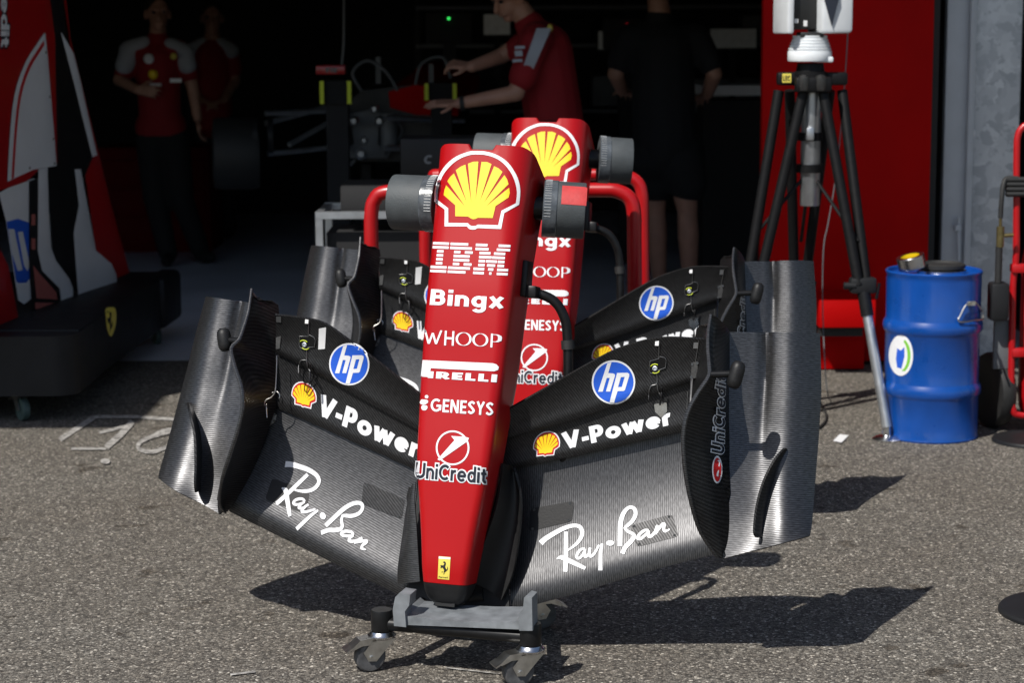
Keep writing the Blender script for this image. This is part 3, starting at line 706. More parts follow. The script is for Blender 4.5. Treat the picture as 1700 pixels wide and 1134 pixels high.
# hand-lettered script on the main planes
S = [([(118, 540), (170, 492), (260, 435), (360, 382), (450, 352), (510, 350), (550, 370), (567, 420), (555, 480), (512, 540), (460, 585), (412, 618)], [62, 55, 50, 46, 42, 40, 42, 44, 40, 34, 26, 16]),
     ([(391, 415), (391, 540), (390, 700), (384, 850)], [42, 44, 46, 46]),
     ([(292, 712), (345, 695), (420, 728), (520, 775), (602, 814)], [8, 50, 50, 44, 34]),
     ([(600, 602), (560, 606), (522, 645), (508, 690), (530, 705), (565, 680), (600, 615)], 28), ([(600, 605), (592, 650), (600, 685), (625, 675), (655, 630)], 28),
     ([(655, 590), (645, 640), (655, 682), (685, 670), (720, 620), (752, 560)], [26, 30, 32, 30, 26, 22]), ([(785, 545), (770, 640), (766, 835)], [24, 36, 44]),
     ([(978, 575), (980, 440), (985, 320), (1012, 225), (1060, 162), (1108, 150), (1142, 180), (1146, 235), (1112, 300), (1060, 348), (1030, 372)], [48, 50, 50, 46, 38, 36, 40, 42, 40, 36, 26]),
     ([(1028, 365), (1060, 410), (1118, 440), (1128, 475), (1090, 530), (1040, 580), (1003, 655)], [30, 30, 36, 46, 46, 46, 46]),
     ([(1290, 400), (1245, 402), (1190, 445), (1172, 488), (1205, 490), (1250, 455), (1295, 408)], 30), ([(1295, 405), (1285, 445), (1300, 470), (1335, 448), (1372, 395)], 30),
     ([(1385, 345), (1372, 400), (1360, 445)], 34), ([(1365, 435), (1400, 385), (1440, 335), (1458, 340), (1452, 385), (1470, 412), (1518, 388)], [26, 28, 32, 34, 32, 28, 12])]
def script(parent, bvh, fn):
    arts = []
    for p, ws in S:
        q = s2(p, 5); n = len(p)
        if isinstance(ws, list): ww = [ws[min(n - 1, i // 5)] + (ws[min(n - 1, i // 5 + 1)] - ws[min(n - 1, i // 5)]) * (i % 5) / 5 for i in range(len(q))]
        else: ww = [ws * (0.75 + 0.35 * math.sin(math.pi * i / (len(q) - 1))) for i in range(len(q))]
        arts.append(ribbon2d(q, ww))
    arts.append(fill2d([circ(872, 540, 42, 29)]))
    decal('script_lettering', arts, fn, bvh, M['white'], parent, 5, 0.002)
zr = lambda x, y: (880 + x / 6.538, 820 + y / 6.538)
def zl(x, y):
    a, b = zr(x, y); return 0.54136 * a - 0.7719 * b + 684.41, 0.74664 * a + 0.74814 * b - 574.58
script(mainR, MRB, zr); script(mainL, MLB, zl)
# the wordmark up the right endplate, white outlined
uq = quad_map(((1203, 762), (1207, 622), (1192, 622), (1181, 762)))
o = decal('upright_lettering', words('UniCredit', 0.16, 0.1, 0.2, 0.07), quad_map(((1201, 755), (1203, 626), (1188, 626), (1180, 755))), EPRB, M['white'], epR)
decal('lettering', words('UniCredit', 0.16, 0.1, 0.2), quad_map(((1201, 755), (1203, 626), (1188, 626), (1180, 755))), EPRB, M['navy'], o, 6, 0.0026)
o = decal('ring_emblem', [fill2d([circ(1190, 780, 8.5, 23)])], IDT, EPRB, M['white'], epR)
decal('emblem_disc', [fill2d([circ(1190, 780, 6.5, 20)])], IDT, EPRB, M['rim_red'], o, 6, 0.0017)
decal('emblem_one', [fill2d([[(1188, 790), (1193, 768), (1190, 765), (1195, 764), (1191, 792)]])], IDT, EPRB, M['white'], o, 6, 0.0021)

# --- fittings: access plates, adjusters, seams, wires
def plate(name, poly, bvh, m, parent, h=0.0011, screws=True):
    c = V3((sum(p[0] for p in poly) / len(poly), sum(p[1] for p in poly) / len(poly), 0)); g = on(bvh)
    rim = []; q = []
    for i in range(len(poly)):                                   # round the corners
        a, b, d = [V3((*poly[j % len(poly)], 0)) for j in (i - 1, i, i + 1)]
        for t in (0.0, 0.35, 0.7, 1.0):
            A = b + (a - b) * 0.12; D = b + (d - b) * 0.12; q.append(A.lerp(b, t).lerp(b.lerp(D, t), t))
    top = [g(p.x, p.y, h) for p in q]; bot = [g(p.x, p.y, 0.0002) for p in q]; n = len(q)
    o = mk(name, top + bot, [tuple(range(n))] + [(i, i + n, (i + 1) % n + n, (i + 1) % n) for i in range(n)], m, parent, True)
    if screws:
        for p in poly:
            p2 = V3((*p, 0)).lerp(c, 0.17); MB().lathe([(0.0035, 0), (0.0035, 0.0012), (0.0015, 0.0012), (0.0012, 0.0004)], g(p2.x, p2.y, h), Nn, 10).obj('screw', M['screw'], o)
    return o
plate('access_plate', [(1046, 873), (1116, 854), (1127, 891), (1057, 909)], MRB, M['carbon_d'], mainR)
plate('access_plate', [(881, 845), (953, 832), (950, 866), (878, 883)], MRB, M['matte'], mainR)
plate('access_plate', [(604, 800), (672, 829), (667, 863), (600, 837)], MLB, M['carbon_d'], mainL)
plate('access_plate', [(452, 794), (514, 817), (508, 854), (440, 830)], MLB, M['matte'], mainL, 0.0008, False)
def strand(pts, bvh, r=0.0011, off=0.003, k=4):
    g = on(bvh); return MB().tube([g(x, y, off) for x, y in s2(pts, k)], r, 6)
def adjuster(parent, bvh, cx, cy, s, tilt):
    f = lambda x, y: (cx + (x - 705) / 5.97 * s, cy + (y - 250) / 5.97 * s + tilt * (x - 705) / 5.97)
    PL = [f(*p) for p in [(655, 175), (740, 150), (752, 128), (800, 140), (815, 165), (808, 240), (745, 265), (700, 300), (660, 295), (645, 270)]]
    o = plate('flap_adjuster', PL, bvh, M['tube'], parent, 0.004, False)
    g = on(bvh); c = g(cx, cy, 0.004)
    MB().lathe([(0.0062, 0), (0.0062, 0.004), (0.004, 0.0045), (0.0035, 0.002), (0.0, 0.002)], c, Nn, 14, False).obj('adjuster_screw', M['alu'], o)
    for a0 in (-2.6, 0.5):
        pts = [f(705 + 50 * math.cos(a0 + 1.6 * i / 8), 250 + 46 * math.sin(a0 + 1.6 * i / 8)) for i in range(9)]
        MB().tube([g(*p, 0.0052) for p in pts], 0.0012, 6).obj('adjuster_mark', M['fluo'], o)
    MB().tube([g(*f(*p), 0.0042) for p in [(655, 175), (740, 150), (752, 128), (800, 140), (815, 165), (808, 240), (745, 265), (700, 300), (660, 295), (645, 270)]], 0.0009, 6, True).obj('adjuster_rim', M['bracket'], o)
    strand([f(*p) for p in [(745, -10), (742, 70), (740, 150)]], bvh).obj('adjuster_rod', M['bracket'], o)
    strand([f(*p) for p in [(722, 300), (722, 400), (665, 425), (640, 490), (640, 565)]], bvh).obj('adjuster_wire', M['bracket'], o)
    strand([f(*p) for p in [(722, 400), (735, 470), (762, 520)]], bvh, 0.0014).obj('adjuster_wire', M['bracket'], o)
    strand([f(*p) for p in [(770, 430), (765, 520), (762, 640)]], bvh, 0.0028, 0.008).obj('adjuster_link', M['tube'], o)
    pt = MB().box(g(*f(722, 0), 0.001), (0.009, 0.012, 0.003), NEAR.to_3x3()); pt.obj('edge_tab', M['paper'], o)
adjuster(f1R, F1RB, 1088, 611.5, 1, 0); adjuster(f1L, F1LB, 507, 572, 0.95, 0.3)
g = on(F2RB)
o = plate('flap_bracket', [(1086, 671), (1107, 668), (1108, 683), (1098, 694), (1088, 684)], F2RB, M['steel'], f2R, 0.003, False)
o = plate('flap_bracket', [(436, 684), (460, 686), (458, 700), (447, 708), (435, 697)], MLB, M['bracket'], mainL, 0.003, True)
strand([(462, 590), (461, 640), (455, 655), (444, 662), (442, 680), (443, 698)], F1LB, 0.0014, 0.01).obj('hook_wire', M['zinc'], f1L)
strand([(455, 652), (462, 650), (467, 656), (466, 662)], F2LB, 0.0013, 0.012).obj('hook_wire', M['zinc'], f2L)
MB().tube([on(F2LB)(513 + 12 * math.cos(a), 617 + 18 * math.sin(a), 0.012) for a in [i * math.pi / 10 for i in range(20)]], 0.0017, 6, True).obj('tether_ring', M['tube'], f2L)
strand([(511, 632), (508, 645), (513, 652), (519, 640), (520, 632)], F2LB, 0.0012, 0.01).obj('tether_wire', M['tube'], f2L)
plate('seam_bracket', [(459, 560), (467, 558), (465, 579), (459, 579)], F1LB, M['bracket'], f1L, 0.003, False)
plate('seam_bracket', [(1149, 602), (1159, 600), (1156, 626), (1147, 628)], F1RB, M['bracket'], f1R, 0.003, True)
strand([(1160, 566), (1155, 600), (1148, 632)], F1RB, 0.001, 0.001, 2).obj('seam_line', M['bracket'], f1R)
strand([(1142, 650), (1140, 690), (1139, 712)], F2RB, 0.001, 0.001, 2).obj('seam_line', M['bracket'], f2R)
decal('tape_tag', [fill2d([[(530, 545), (542, 543), (540, 579), (529, 580)]])], IDT, F1LB, M['paper'], f1L, 6, 0.002)
decal('edge_tab', [fill2d([[(459, 525), (467, 525), (467, 535), (459, 534)]])], IDT, F1LB, M['alu'], f1L, 6, 0.002)
decal('edge_tab', [fill2d([[(1152, 568), (1160, 568), (1159, 578), (1151, 578)]])], IDT, F1RB, M['alu'], f1R, 6, 0.002)

# --- carbon cheeks between the nose tip and the wing
def cheek(inner, outer, wi, wo, m, bulge):
    A = [pk(*p, wi) for p in s2(inner, 4)]; B = [pk(*p, wo) for p in s2(outer, 4)]; rows = []
    for a, b in zip(A, B):
        rows.append([a.lerp(b, k / 10) + Nn * bulge * math.sin(math.pi * k / 10) for k in range(11)])
    MB().sheet(rows, 0.006).obj('nose_cheek', m, wing)
cheek([(836, 770), (832, 800), (826, 835), (812, 880), (795, 925), (780, 966)], [(852, 778), (862, 815), (864, 855), (859, 905), (850, 955), (832, 997)], 0.05, 0.012, M['matte'], -0.025)
cheek([(690, 800), (688, 830), (691, 870), (693, 905), (695, 940), (697, 966)], [(682, 812), (674, 845), (669, 880), (664, 915), (660, 945), (660, 970)], 0.05, 0.012, M['carbon_h'], 0.012)
# small marks down the nose's right flank and the keel under the tip
MB().tube([P(-0.06, 0.155, -0.02), P(0.0, 0.14, -0.025), P(0.06, 0.155, -0.02)], 0.02, 10).obj('wing_keel', M['matte'], wing)

far_wing = copy_tree(wing); far_wing.matrix_world = FAR
far_wing['label'] = 'second red nose cone with black carbon front wing, partly hidden behind the nearer nose cone'

# ------------------------------------------------------------------ castered stands carrying the noses
def st(px, py, back=0.0): return at(px, py, 4.83 - (px - 635) * 0.12 / 245 + back)
SB = Matrix.Translation((-0.145, 4.95, 0)) @ Matrix.Rotation(-0.2697, 4, 'Z')
stand = empty('nose_stand', 'castered nose stand with grey cradle and red taped roller pad, under the nearest nose cone', 'stand', SB, 'castered stands under the nose cones')
SR = SB.to_3x3(); SX = SR @ V3((1, 0, 0)); SY = SR @ V3((0, 1, 0))
c1 = gnd(635, 1112); c2 = gnd(881, 1137)
RB = SY * 0.44
def caster(base, ang, parent):
    """swivel caster: stem sleeve > plate ring, fork, wheel, brake pedal; the wheel trails to the side given by ang"""
    base = V3((base.x, base.y, 0)); q = Matrix.Rotation(ang, 3, 'Z'); f = lambda x, y, z: base + q @ V3((x, y, z))
    top = MB().lathe([(0.022, .099), (0.026, .1), (0.0265, .104), (0.0265, .148), (0.025, .152), (0.0, .153)], f(0, 0, 0), n=24, caps=False).obj('caster', M['tube'], parent)
    MB().lathe([(0.0, .081), (0.029, .081), (0.034, .085), (0.035, .089), (0.03, .093), (0.027, .0985), (0.0, .0985)], f(0, 0, 0), n=28, caps=False).obj('swivel_ring', M['steel'], top)
    fk = MB()
    for s in (-1, 1):
        pl = [f(0.03, s * .019, .082), f(-0.028, s * .019, .082), f(-0.052, s * .019, .052), f(-0.04, s * .019, .03), f(-0.02, s * .019, .028), f(-0.005, s * .019, .045)]
        fk.prism(pl, q @ V3((0, -s * 0.0025, 0)))
    fk.box(f(0, 0, .0805), (.06, .04, .003), q)
    fk.tube([f(-.032, -.024, .038), f(-.032, .024, .038)], .006, 10)
    fk.obj('fork', M['zinc'], top, True, 30)
    MB().lathe([(0.0, -.013), (0.02, -.013), (0.024, -.0145), (0.034, -.0135), (0.038, -.009), (0.038, .009), (0.034, .0135), (0.024, .0145), (0.02, .013), (0.0, .013)], f(-.032, 0, .038), axis=q @ V3((0, 1, 0)), n=32, caps=False).obj('wheel', M['wheel'], top)
    bp = MB(); bp.prism([f(-.02, -.02, .088), f(-.06, -.02, .084), f(-.082, -.02, .066), f(-.08, -.02, .06), (f(-.055, -.02, .07)), f(-.02, -.02, .07)], q @ V3((0, .04, 0)))
    bp.box(f(-.088, 0, .062), (.018, .046, .004), q @ Matrix.Rotation(-0.5, 3, 'Y')); bp.obj('brake_pedal', M['zinc'], top, True, 25)
for b, a in ((c1, 0.35), (c2, 0.35), (c1 + RB + SX * .1, 2.4), (c2 + RB - SX * .12, 3.4)): caster(b, a, stand)
h = V3((0, 0, .117))
fr = MB(); fr.tube([c1 + h, c2 + h], .0165, 14)
fr.tube([c1 + h, c1 + RB + SX * .1 + h], .016, 12); fr.tube([c2 + h, c2 + RB - SX * .12 + h], .016, 12); fr.tube([c1 + RB + SX * .1 + h, c2 + RB - SX * .12 + h], .016, 12)
for s in (-0.1, -0.035):
    m0 = (c1 + c2) / 2 + RB * 0.9 + SX * s; p1 = P(s, 1.1, -.12)
    fr.tube([m0 + h, p1.lerp(m0 + h, .4) + SY * 0.03, p1], .017, 12)
fr.obj('base_frame', M['tube'], stand)
# cradle the nose tip drops into
MB().prism([st(x, y, -0.02) for x, y in [(668, 1018), (676, 1024), (700, 1026), (730, 1031), (800, 1034), (850, 1034), (866, 1030), (866, 1046), (668, 1038)]], SY * 0.14).obj('cradle_tray', M['grey'], stand, False)
for A in ([(654, 1040), (652, 1012), (656, 992), (663, 985), (681, 988), (679, 1006), (672, 1016), (674, 1042)], [(862, 1048), (861, 1020), (868, 1012), (870, 993), (874, 990), (883, 993), (884, 1048)]):
    MB().prism([st(x, y, -.03) for x, y in A], SY * 0.05).obj('cradle_side', M['grey'], stand, False)
# padded rollers either side of the nose
def roller(u0, u1, v, w_, tape=False):
    a, b = P(u0, v, w_), P(u1, v, w_ - (.026 if u1 > 0 else 0)); ax = (b - a).normalized(); L = (b - a).length; n3 = ax.cross(Vv).normalized(); n3 = n3 if n3.dot(Nn) > 0 else -n3
    o = MB().lathe([(0.0, 0), (0.062, 0), (0.07, .003), (0.071, .008), (0.071, L - .004), (0.07, L - .001), (0.064, L), (0.0, L)], a, ax, 40, False).obj('roller_pad', M['foam'], stand)
    MB().lathe([(0.0712, .0), (0.0727, .001), (0.0729, .034), (0.0712, .036)], a, ax, 40, False).obj('clear_band', M['clear'], o)
    rb = MB()
    for i in range(-2, 17):                                             # clamp ridges across the front of the band
        g = 2 * math.pi * i / 60 - 0.15
        d = (Vv * math.sin(g) + n3 * math.cos(g)); rb.tube([a + ax * .003 + d * .0728, a + ax * .020 + d * .0728], .0010, 6)
    rb.obj('clamp_ridges', M['ridge'], o)
    MB().lathe([(0.03, -.05), (0.03, 0.0)], a, ax, 20).obj('roller_axle', M['tube'], o)
    if tape:
        rows = []
        for k in range(9):
            g = math.radians(52 - 46 * k / 8); d = Vv * math.sin(g) + n3 * math.cos(g)
            rows.append([a + ax * (L * t) + d * (0.072 if t < 1.0 else 0.07) - Vv * (0.004 * k * 0) for t in (.42, .6, .8, .95, 1.0, 1.01)])
        MB().sheet(rows, 0.0006).obj('red_tape', M['red_tape'], o)
roller(-.138, -.262, 1.135, -.05); roller(.135, .238, 1.135, -.05, True)
# clamp and bent support arm at the nose's right flank
MB().box(pk(873, 463, -.0), (.02, .09, .06), NEAR.to_3x3(), .004).box(pk(884, 485, -.0), (.03, .03, .05), NEAR.to_3x3(), .004).obj('arm_clamp', M['tube'], stand)
arm = smooth_line([pk(872, 486, -.02), pk(895, 488, -.02), pk(920, 500, -.03), pk(936, 525, -.04), pk(942, 560, -.05), pk(943, 640, -.06), pk(936, 760, -.09), c2 + RB - SX * .12 + h], 5)
MB().tube(arm, .0125, 12).obj('support_arm', M['tube'], stand)
MB().tube([pk(942, 565, -.05), pk(943, 580, -.052)], .0165, 12).obj('arm_collar', M['rubber'], stand)
stand2 = copy_tree(stand)
stand2.matrix_world = Matrix.Translation((0.07, 6.32, 0)) @ Matrix.Rotation(-0.19, 4, 'Z') @ Matrix.Diagonal((1, 1, 1.032, 1))
for o in list(stand2.children):
    for k in list(o.children):
        if k.name.startswith('red_tape'): bpy.data.objects.remove(k)
INV[stand2.name] = stand2.matrix_world.inverted()
stand2['label'] = 'castered stand with grey roller pads under the rear nose cone, its red loops showing'
for k, (Y, dx, dy, sc_) in enumerate(((6.85, 0, 0, 1), (7.25, 14, -26, 1))):
    lp = lambda x, y: at(x + dx + (75 if k and x < 690 else 0), y + dy, Y - (x - 800) * .0003)
    b0, b1 = lp(617, 430), lp(1052, 500)
    pts = [V3((b0.x, b0.y, .128)), lp(617, 430)] + smooth_line([lp(617, 420), lp(616, 380), lp(617, 350), lp(622, 332), lp(640, 319), lp(720, 316), lp(900, 316), lp(1000, 315), lp(1024, 317), lp(1044, 328), lp(1052, 350), lp(1053, 400), lp(1054, 500)], 5) + [V3((b1.x, b1.y, .128))]
    MB().tube(pts, .0245 if k == 0 else .022, 14).tube([pts[0], V3((pts[-1].x, pts[-1].y, .128))], .022, 10).obj('push_loop', M['red_tube'], stand2)

# ------------------------------------------------------------------ garage: building, floor, door
box = lambda c, s, r=None, b=0.0: MB().box(c, s, r, b)
gf = MB().add([(-4.2, 9.58, .004), (2.6, 9.58, .004), (2.6, 17.5, .004), (-4.2, 17.5, .004)], [(0, 1, 2, 3)]).obj('garage_floor', M['floor']); gf['kind'] = 'structure'
gar = empty('garage_building', 'dark pit garage open to the apron behind the nose cones', 'garage', (0, 12, 0))
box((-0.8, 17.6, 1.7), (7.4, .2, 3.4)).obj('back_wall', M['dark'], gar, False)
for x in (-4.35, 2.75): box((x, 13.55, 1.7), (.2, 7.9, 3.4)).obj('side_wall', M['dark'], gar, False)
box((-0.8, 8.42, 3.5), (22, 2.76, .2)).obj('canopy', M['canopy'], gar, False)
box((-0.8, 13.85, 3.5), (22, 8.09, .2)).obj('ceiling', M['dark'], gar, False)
box((-0.8, 9.72, 2.63), (7.0, .1, 1.52)).obj('sky_light_blocker', M['midgrey'], gar, False)  # added out of view to cut the sky light reaching the interior
box((-4.5, 6.38, 3.5), (2.3, 1.31, .18)).obj('sun_blocker', M['canopy'], gar, False)  # added unseen slab that keeps the sun off the left trolley
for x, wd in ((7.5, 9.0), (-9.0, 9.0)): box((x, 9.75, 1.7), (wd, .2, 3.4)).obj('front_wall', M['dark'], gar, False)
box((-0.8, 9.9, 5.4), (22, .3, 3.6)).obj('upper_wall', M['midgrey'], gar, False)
# red sliding door panel and its plinth box
door = empty('sliding_door', 'tall dark red sliding door panel behind the tripod', 'door', at(1410, 612, 9.36))
xa, xb = at(1268, 0, 9.36).x, at(1552, 0, 9.36).x
box(((xa + xb) / 2, 9.40, 1.62), (xb - xa, .07, 3.2), None, .004).obj('door_leaf', M['red_dull'], door)
box((xb + .02, 9.43, 1.62), (.03, .05, 3.2)).obj('dark_gap_strip', M['rubber'], door)  # black strip standing in for the dark gap between door and post
plx = at(1367, 0, 9.05).x, at(1463, 0, 9.05).x
z1, z0, zb_ = at(1400, 499, 9.0).z, at(1400, 545, 9.0).z, at(1400, 556, 9.0).z
pb = empty('plinth_box', 'low red box standing against the foot of the sliding door', 'box', ((plx[0] + plx[1]) / 2, 9.2, 0))
box(((plx[0] + plx[1]) / 2, 9.18, (z1 + z0) / 2), (plx[1] - plx[0], .34, z1 - z0), None, .006).obj('upper_casing', M['red_dull'], pb)
box(((plx[0] + plx[1]) / 2 - .02, 9.2, (z0 + zb_) / 2 - .004), (plx[1] - plx[0] - .06, .3, z0 - zb_ + .02)).obj('recess_strip', M['rubber'], pb)  # black strip in the recess between the two casings
box(((plx[0] + plx[1]) / 2 + .0, 9.29, zb_ / 2), (plx[1] - plx[0] - .02, .13, zb_ - .012), None, .006).obj('lower_casing', M['red_dull'], pb)
# galvanised post
post = empty('steel_post', 'galvanised steel door post with mottled zinc surface beside the red door', 'post', at(1628, 560, 9.45))
X = lambda px, Y=9.45: (px - 850) * Y / F
def strip(name, a, b, y, d, m, zt=3.35): return box(((X(a) + X(b)) / 2, y + d / 2, zt / 2), (X(b) - X(a), d, zt), None, .003).obj(name, m, post)
M['flange'] = mat('weathered_zinc', (0.46, 0.49, 0.53), 0.5, 0.2, 0.06, 9)
strip('flange', 1567, 1603, 9.45, .06, M['flange']); strip('flange_lip', 1603, 1613, 9.42, .1, M['flange']); strip('web_plate', 1613, 1692, 9.47, .05, M['galv'])
MB().tube([at(1592, 360, 9.42), at(1592, 432, 9.42)], .008, 10).box(at(1590, 378, 9.42), (.026, .03, .026)).obj('bolt_rod', M['flange'], post)
MB().box(at(1614, 221, 9.46), (.028, .012, .034), None, .003).obj('paper_tag', M['paper'], post)

# ------------------------------------------------------------------ markings and litter on the apron
def gdecal(name, polys, m, label, cat, kind=None, z=.004):
    v, f = [], []
    for a in polys:
        k = len(v); vv_, ff_ = (fill2d(a) if isinstance(a, list) else a); v += [gnd(x, y, z) for x, y in vv_]; f += [tuple(i + k for i in q) for q in ff_]; z += .0003
    o = mk(name, v, f, m, None, False)
    if kind: o['kind'] = kind
    else: tag(o, label, cat)
    return o
E8 = s2([(277, 742), (255, 750), (236, 748), (229, 741), (236, 732), (255, 724), (285, 716)], 4)
gdecal('road_marking', [ribbon2d([(99, 730), (156, 693)], 8), ribbon2d([(154, 692), (225, 692), (300, 697), (330, 698)], 5), ribbon2d([(165, 718), (185, 714), (214, 706)], 5), ribbon2d([(220, 700), (200, 722), (176, 743)], 10), ribbon2d([(118, 745), (176, 745)], 4), ribbon2d(E8, 6.5), ribbon2d(s2([(250, 726), (270, 715), (290, 712)], 3), 5), fill2d([circ(175, 766, 8, 4.5)])], M['paint'], None, None, 'structure')
for q in ([(382, 1119), (424, 1114), (424, 1117), (383, 1122)], [(740, 1108), (830, 1118), (830, 1120), (740, 1110)]):
    gdecal('chalk_line', [[q]], M['paint'], None, None, 'structure')
gdecal('paper_scrap', [[[(1383, 732), (1394, 721), (1409, 723), (1397, 735)]]], M['paper'], 'small white paper scrap lying on the asphalt by the tripod foot', 'paper', None, .006)

# ------------------------------------------------------------------ bodywork trolley and the engine cover on it
tro = empty('bodywork_trolley', 'black skirted trolley with casters and a yellow shield, under the red engine cover', 'trolley', (-2.4, 9.1, 0))
tz0, tz1 = .115, .36
skirt = MB().box((-2.5, 9.2, (tz0 + tz1) / 2), (1.56, 2.0, tz1 - tz0), Matrix.Rotation(-.026, 3, 'Z'), .008).obj('skirt', M['darkgrey'], tro)
bl = [(-3.2, 8.6), (-3.2, 8.12), (-3.15, 8.05)] + [(-1.83 + .09 * math.sin(math.pi / 2 * i / 8), 8.13 - .09 * math.cos(math.pi / 2 * i / 8)) for i in range(9)] + [(-1.74, 8.6)]
MB().prism([V3((x, y, tz1 - .008)) for x, y in bl], (0, 0, tz0 - tz1 + .004)).obj('bumper', M['darkgrey'], tro, True, 30)
MB().box((-1.73, 10.05, .24), (.12, .42, .25), Matrix.Rotation(-.026, 3, 'Z'), .03).obj('corner_block', M['darkgrey'], tro)
SKB = bvh_of(skirt, Matrix.Translation((-2.4, 9.1, 0)))
sh = s2([(175, 514), (183, 511), (191, 513), (192, 530), (189, 547), (183, 559), (177, 547), (175, 530)], 2, True)
o = decal('shield_badge', [fill2d([sh])], IDT, SKB, M['badge_yellow'], tro, 4, .003)
hs = [(181 + (x - 490) * .068, 535 + (y - 445) * .155) for x, y in HORSE]
decal('badge_horse', [fill2d([hs])], IDT, SKB, M['black'], o, 4, .005)
def small_caster(base, ang, parent):
    base = V3((base.x, base.y, 0)); q = Matrix.Rotation(ang, 3, 'Z'); f = lambda x, y, z: base + q @ V3((x, y, z))
    fk = MB(); fk.lathe([(.03, .1), (.034, .104), (.034, .112), (.03, .118)], f(0, 0, 0))
    for s in (-1, 1): fk.prism([f(.03, s * .022, .1), f(-.02, s * .022, .1), f(-.045, s * .022, .05), f(-.02, s * .022, .04)], q @ V3((0, -s * .003, 0)))
    k = fk.obj('caster', M['zinc'], parent, True, 30)
    MB().lathe([(0.0, -.012), (.03, -.015), (.045, -.013), (.048, 0), (.045, .013), (.03, .015), (0.0, .012)], f(-.028, 0, .048), axis=q @ V3((0, 1, 0)), caps=False).obj('wheel', M['caster_green'], k)
    MB().box(f(.045, 0, .085), (.05, .04, .006), q @ Matrix.Rotation(.35, 3, 'Y')).obj('brake_pedal', M['zinc'], k)
M['caster_green'] = mat('green_grey_rubber', (.05, .085, .08), .6, 0, .2, 40)
for p, a in ((gnd(34, 697), 2.2), (gnd(258, 571), 2.0), (gnd(-260, 690), 1.0), (V3((-3.0, 10.1, 0)), .5)): small_caster(p, a, tro)
# engine cover standing on end: two flanks, a black spine between, white trim panels
cov = empty('engine_cover', 'red and white car engine cover standing on end on the black trolley', 'car bodywork', (-2.1, 9.0, .36))
def cp(px, py, out=0.0):
    Y = 8.35 + max(-60, px) / 210 * 1.55; p = at(px, py, Y); return p + V3((.05, -.8, 0)).normalized() * out
def cpoly(name, poly, m, out, th=.02, parent=cov, bend=0.0, hole=None):
    v, f = fill2d([poly] + ([hole] if hole else []))
    bm = bmesh.new(); bv = [bm.verts.new((x, y, 0)) for x, y in v]
    for q in f:
        try: bm.faces.new([bv[i] for i in q])
        except ValueError: pass
    x = math.floor(min(a for a, b in v) / 15) * 15
    while x < max(a for a, b in v):
        bmesh.ops.bisect_plane(bm, geom=list(bm.verts) + list(bm.edges) + list(bm.faces), plane_co=(x, 0, 0), plane_no=(1, 0, 0)); x += 15
    r = bmesh.ops.extrude_face_region(bm, geom=list(bm.faces)); ex = {e for e in r['geom'] if isinstance(e, bmesh.types.BMVert)}
    bm.verts.index_update()
    vv_ = [cp(b.co.x, b.co.y, out - (th if b in ex else 0)) for b in bm.verts]
    o = mk(name, vv_, [[a.index for a in q.verts] for q in bm.faces], m, parent, True, None, 30); bm.free(); return o
fl = cpoly('flank', [(-75, -90), (70, -90), (84, 0), (92, 60), (96, 270), (66, 280), (46, 300), (-40, 330), (-75, 330)], M['cover_red'], .02, .03)
cpoly('flank', [(96, -90), (104, 0), (112, 60), (160, 255), (178, 330), (212, 455), (165, 475), (140, 300), (120, 130)], M['cover_red'], -.05, .03)
cpoly('spine', [(58, -90), (98, -90), (106, 40), (122, 130), (152, 262), (140, 290), (128, 345), (134, 400), (136, 492), (112, 470), (90, 440), (82, 330), (78, 280), (94, 270), (82, 80), (74, 30)], M['carbon_d'], .012, .06)
lf = cpoly('fin_panel', [(77, 54)] + s2([(77, 54), (62, 76), (47, 100), (32, 138), (24, 180), (19, 240), (16, 300)], 2) + [(30, 293), (59, 280), (96, 274), (94, 247), (81, 89)], M['cover_white'], .05)
cpoly('pinstripe', s2([(76, 66), (62, 88), (51, 106), (38, 142), (31, 182), (26, 240), (23, 296)], 2) + s2([(27, 293), (30, 240), (35, 184), (42, 145), (54, 112), (65, 93), (77, 74)], 2), M['rim_red'], .0535, .002, lf)
for x, y in ((79, 86), (85, 160), (91, 230), (93, 270), (52, 277)): MB().lathe([(0.0, 0), (.006, 0), (.006, .003), (0.0, .003)], cp(x, y, .05), (0, -1, 0), 8, False).obj('fastener', M['screw'], lf)
cpoly('fin_panel', [(103, 53), (123, 88), (133, 128), (148, 195), (162, 257), (155, 260), (140, 200), (126, 143), (107, 70)], M['cover_white'], .03)
lw = cpoly('lower_panel', [(-2, 320), (30, 303), (56, 296), (55, 440), (53, 495), (40, 505), (30, 498), (10, 367)], M['cover_white'], .0)
cpoly('emblem_disc', [(11, 368), (30, 363), (47, 369), (52, 376), (51, 460), (44, 469), (31, 470), (27, 466)], M['blue'], .003, .003, lw)
for q in ([(14, 380), (24, 380), (38, 448), (30, 450), (20, 420)], [(30, 385), (38, 384), (50, 440), (46, 450), (40, 440)]): cpoly('emblem_bar', q, M['cover_white'], .005, .002, lw)
dk = cpoly('duct_panel', [(50, 300), (63, 296), (64, 420), (70, 448), (101, 477), (105, 517), (55, 515), (50, 440)], M['black'], .02, .03)
cpoly('undercoat_patch', [(57, 440), (66, 452), (95, 484), (97, 496), (62, 494)], M['pink'], .024, .003, dk); cpoly('undercoat_patch', [(60, 501), (97, 502), (98, 514), (60, 511)], M['pink'], .024, .003, dk)
for y in (355, 395): cpoly('undercoat_patch', [(54, y), (60, y), (60, y + 18), (54, y + 18)], M['pink'], .024, .003, dk)
cpoly('leg_panel', [(66, 280), (80, 277), (82, 345), (86, 410), (94, 432), (116, 462), (122, 478), (123, 515), (106, 517), (101, 477), (72, 448), (65, 415)], M['cover_white'], .035)
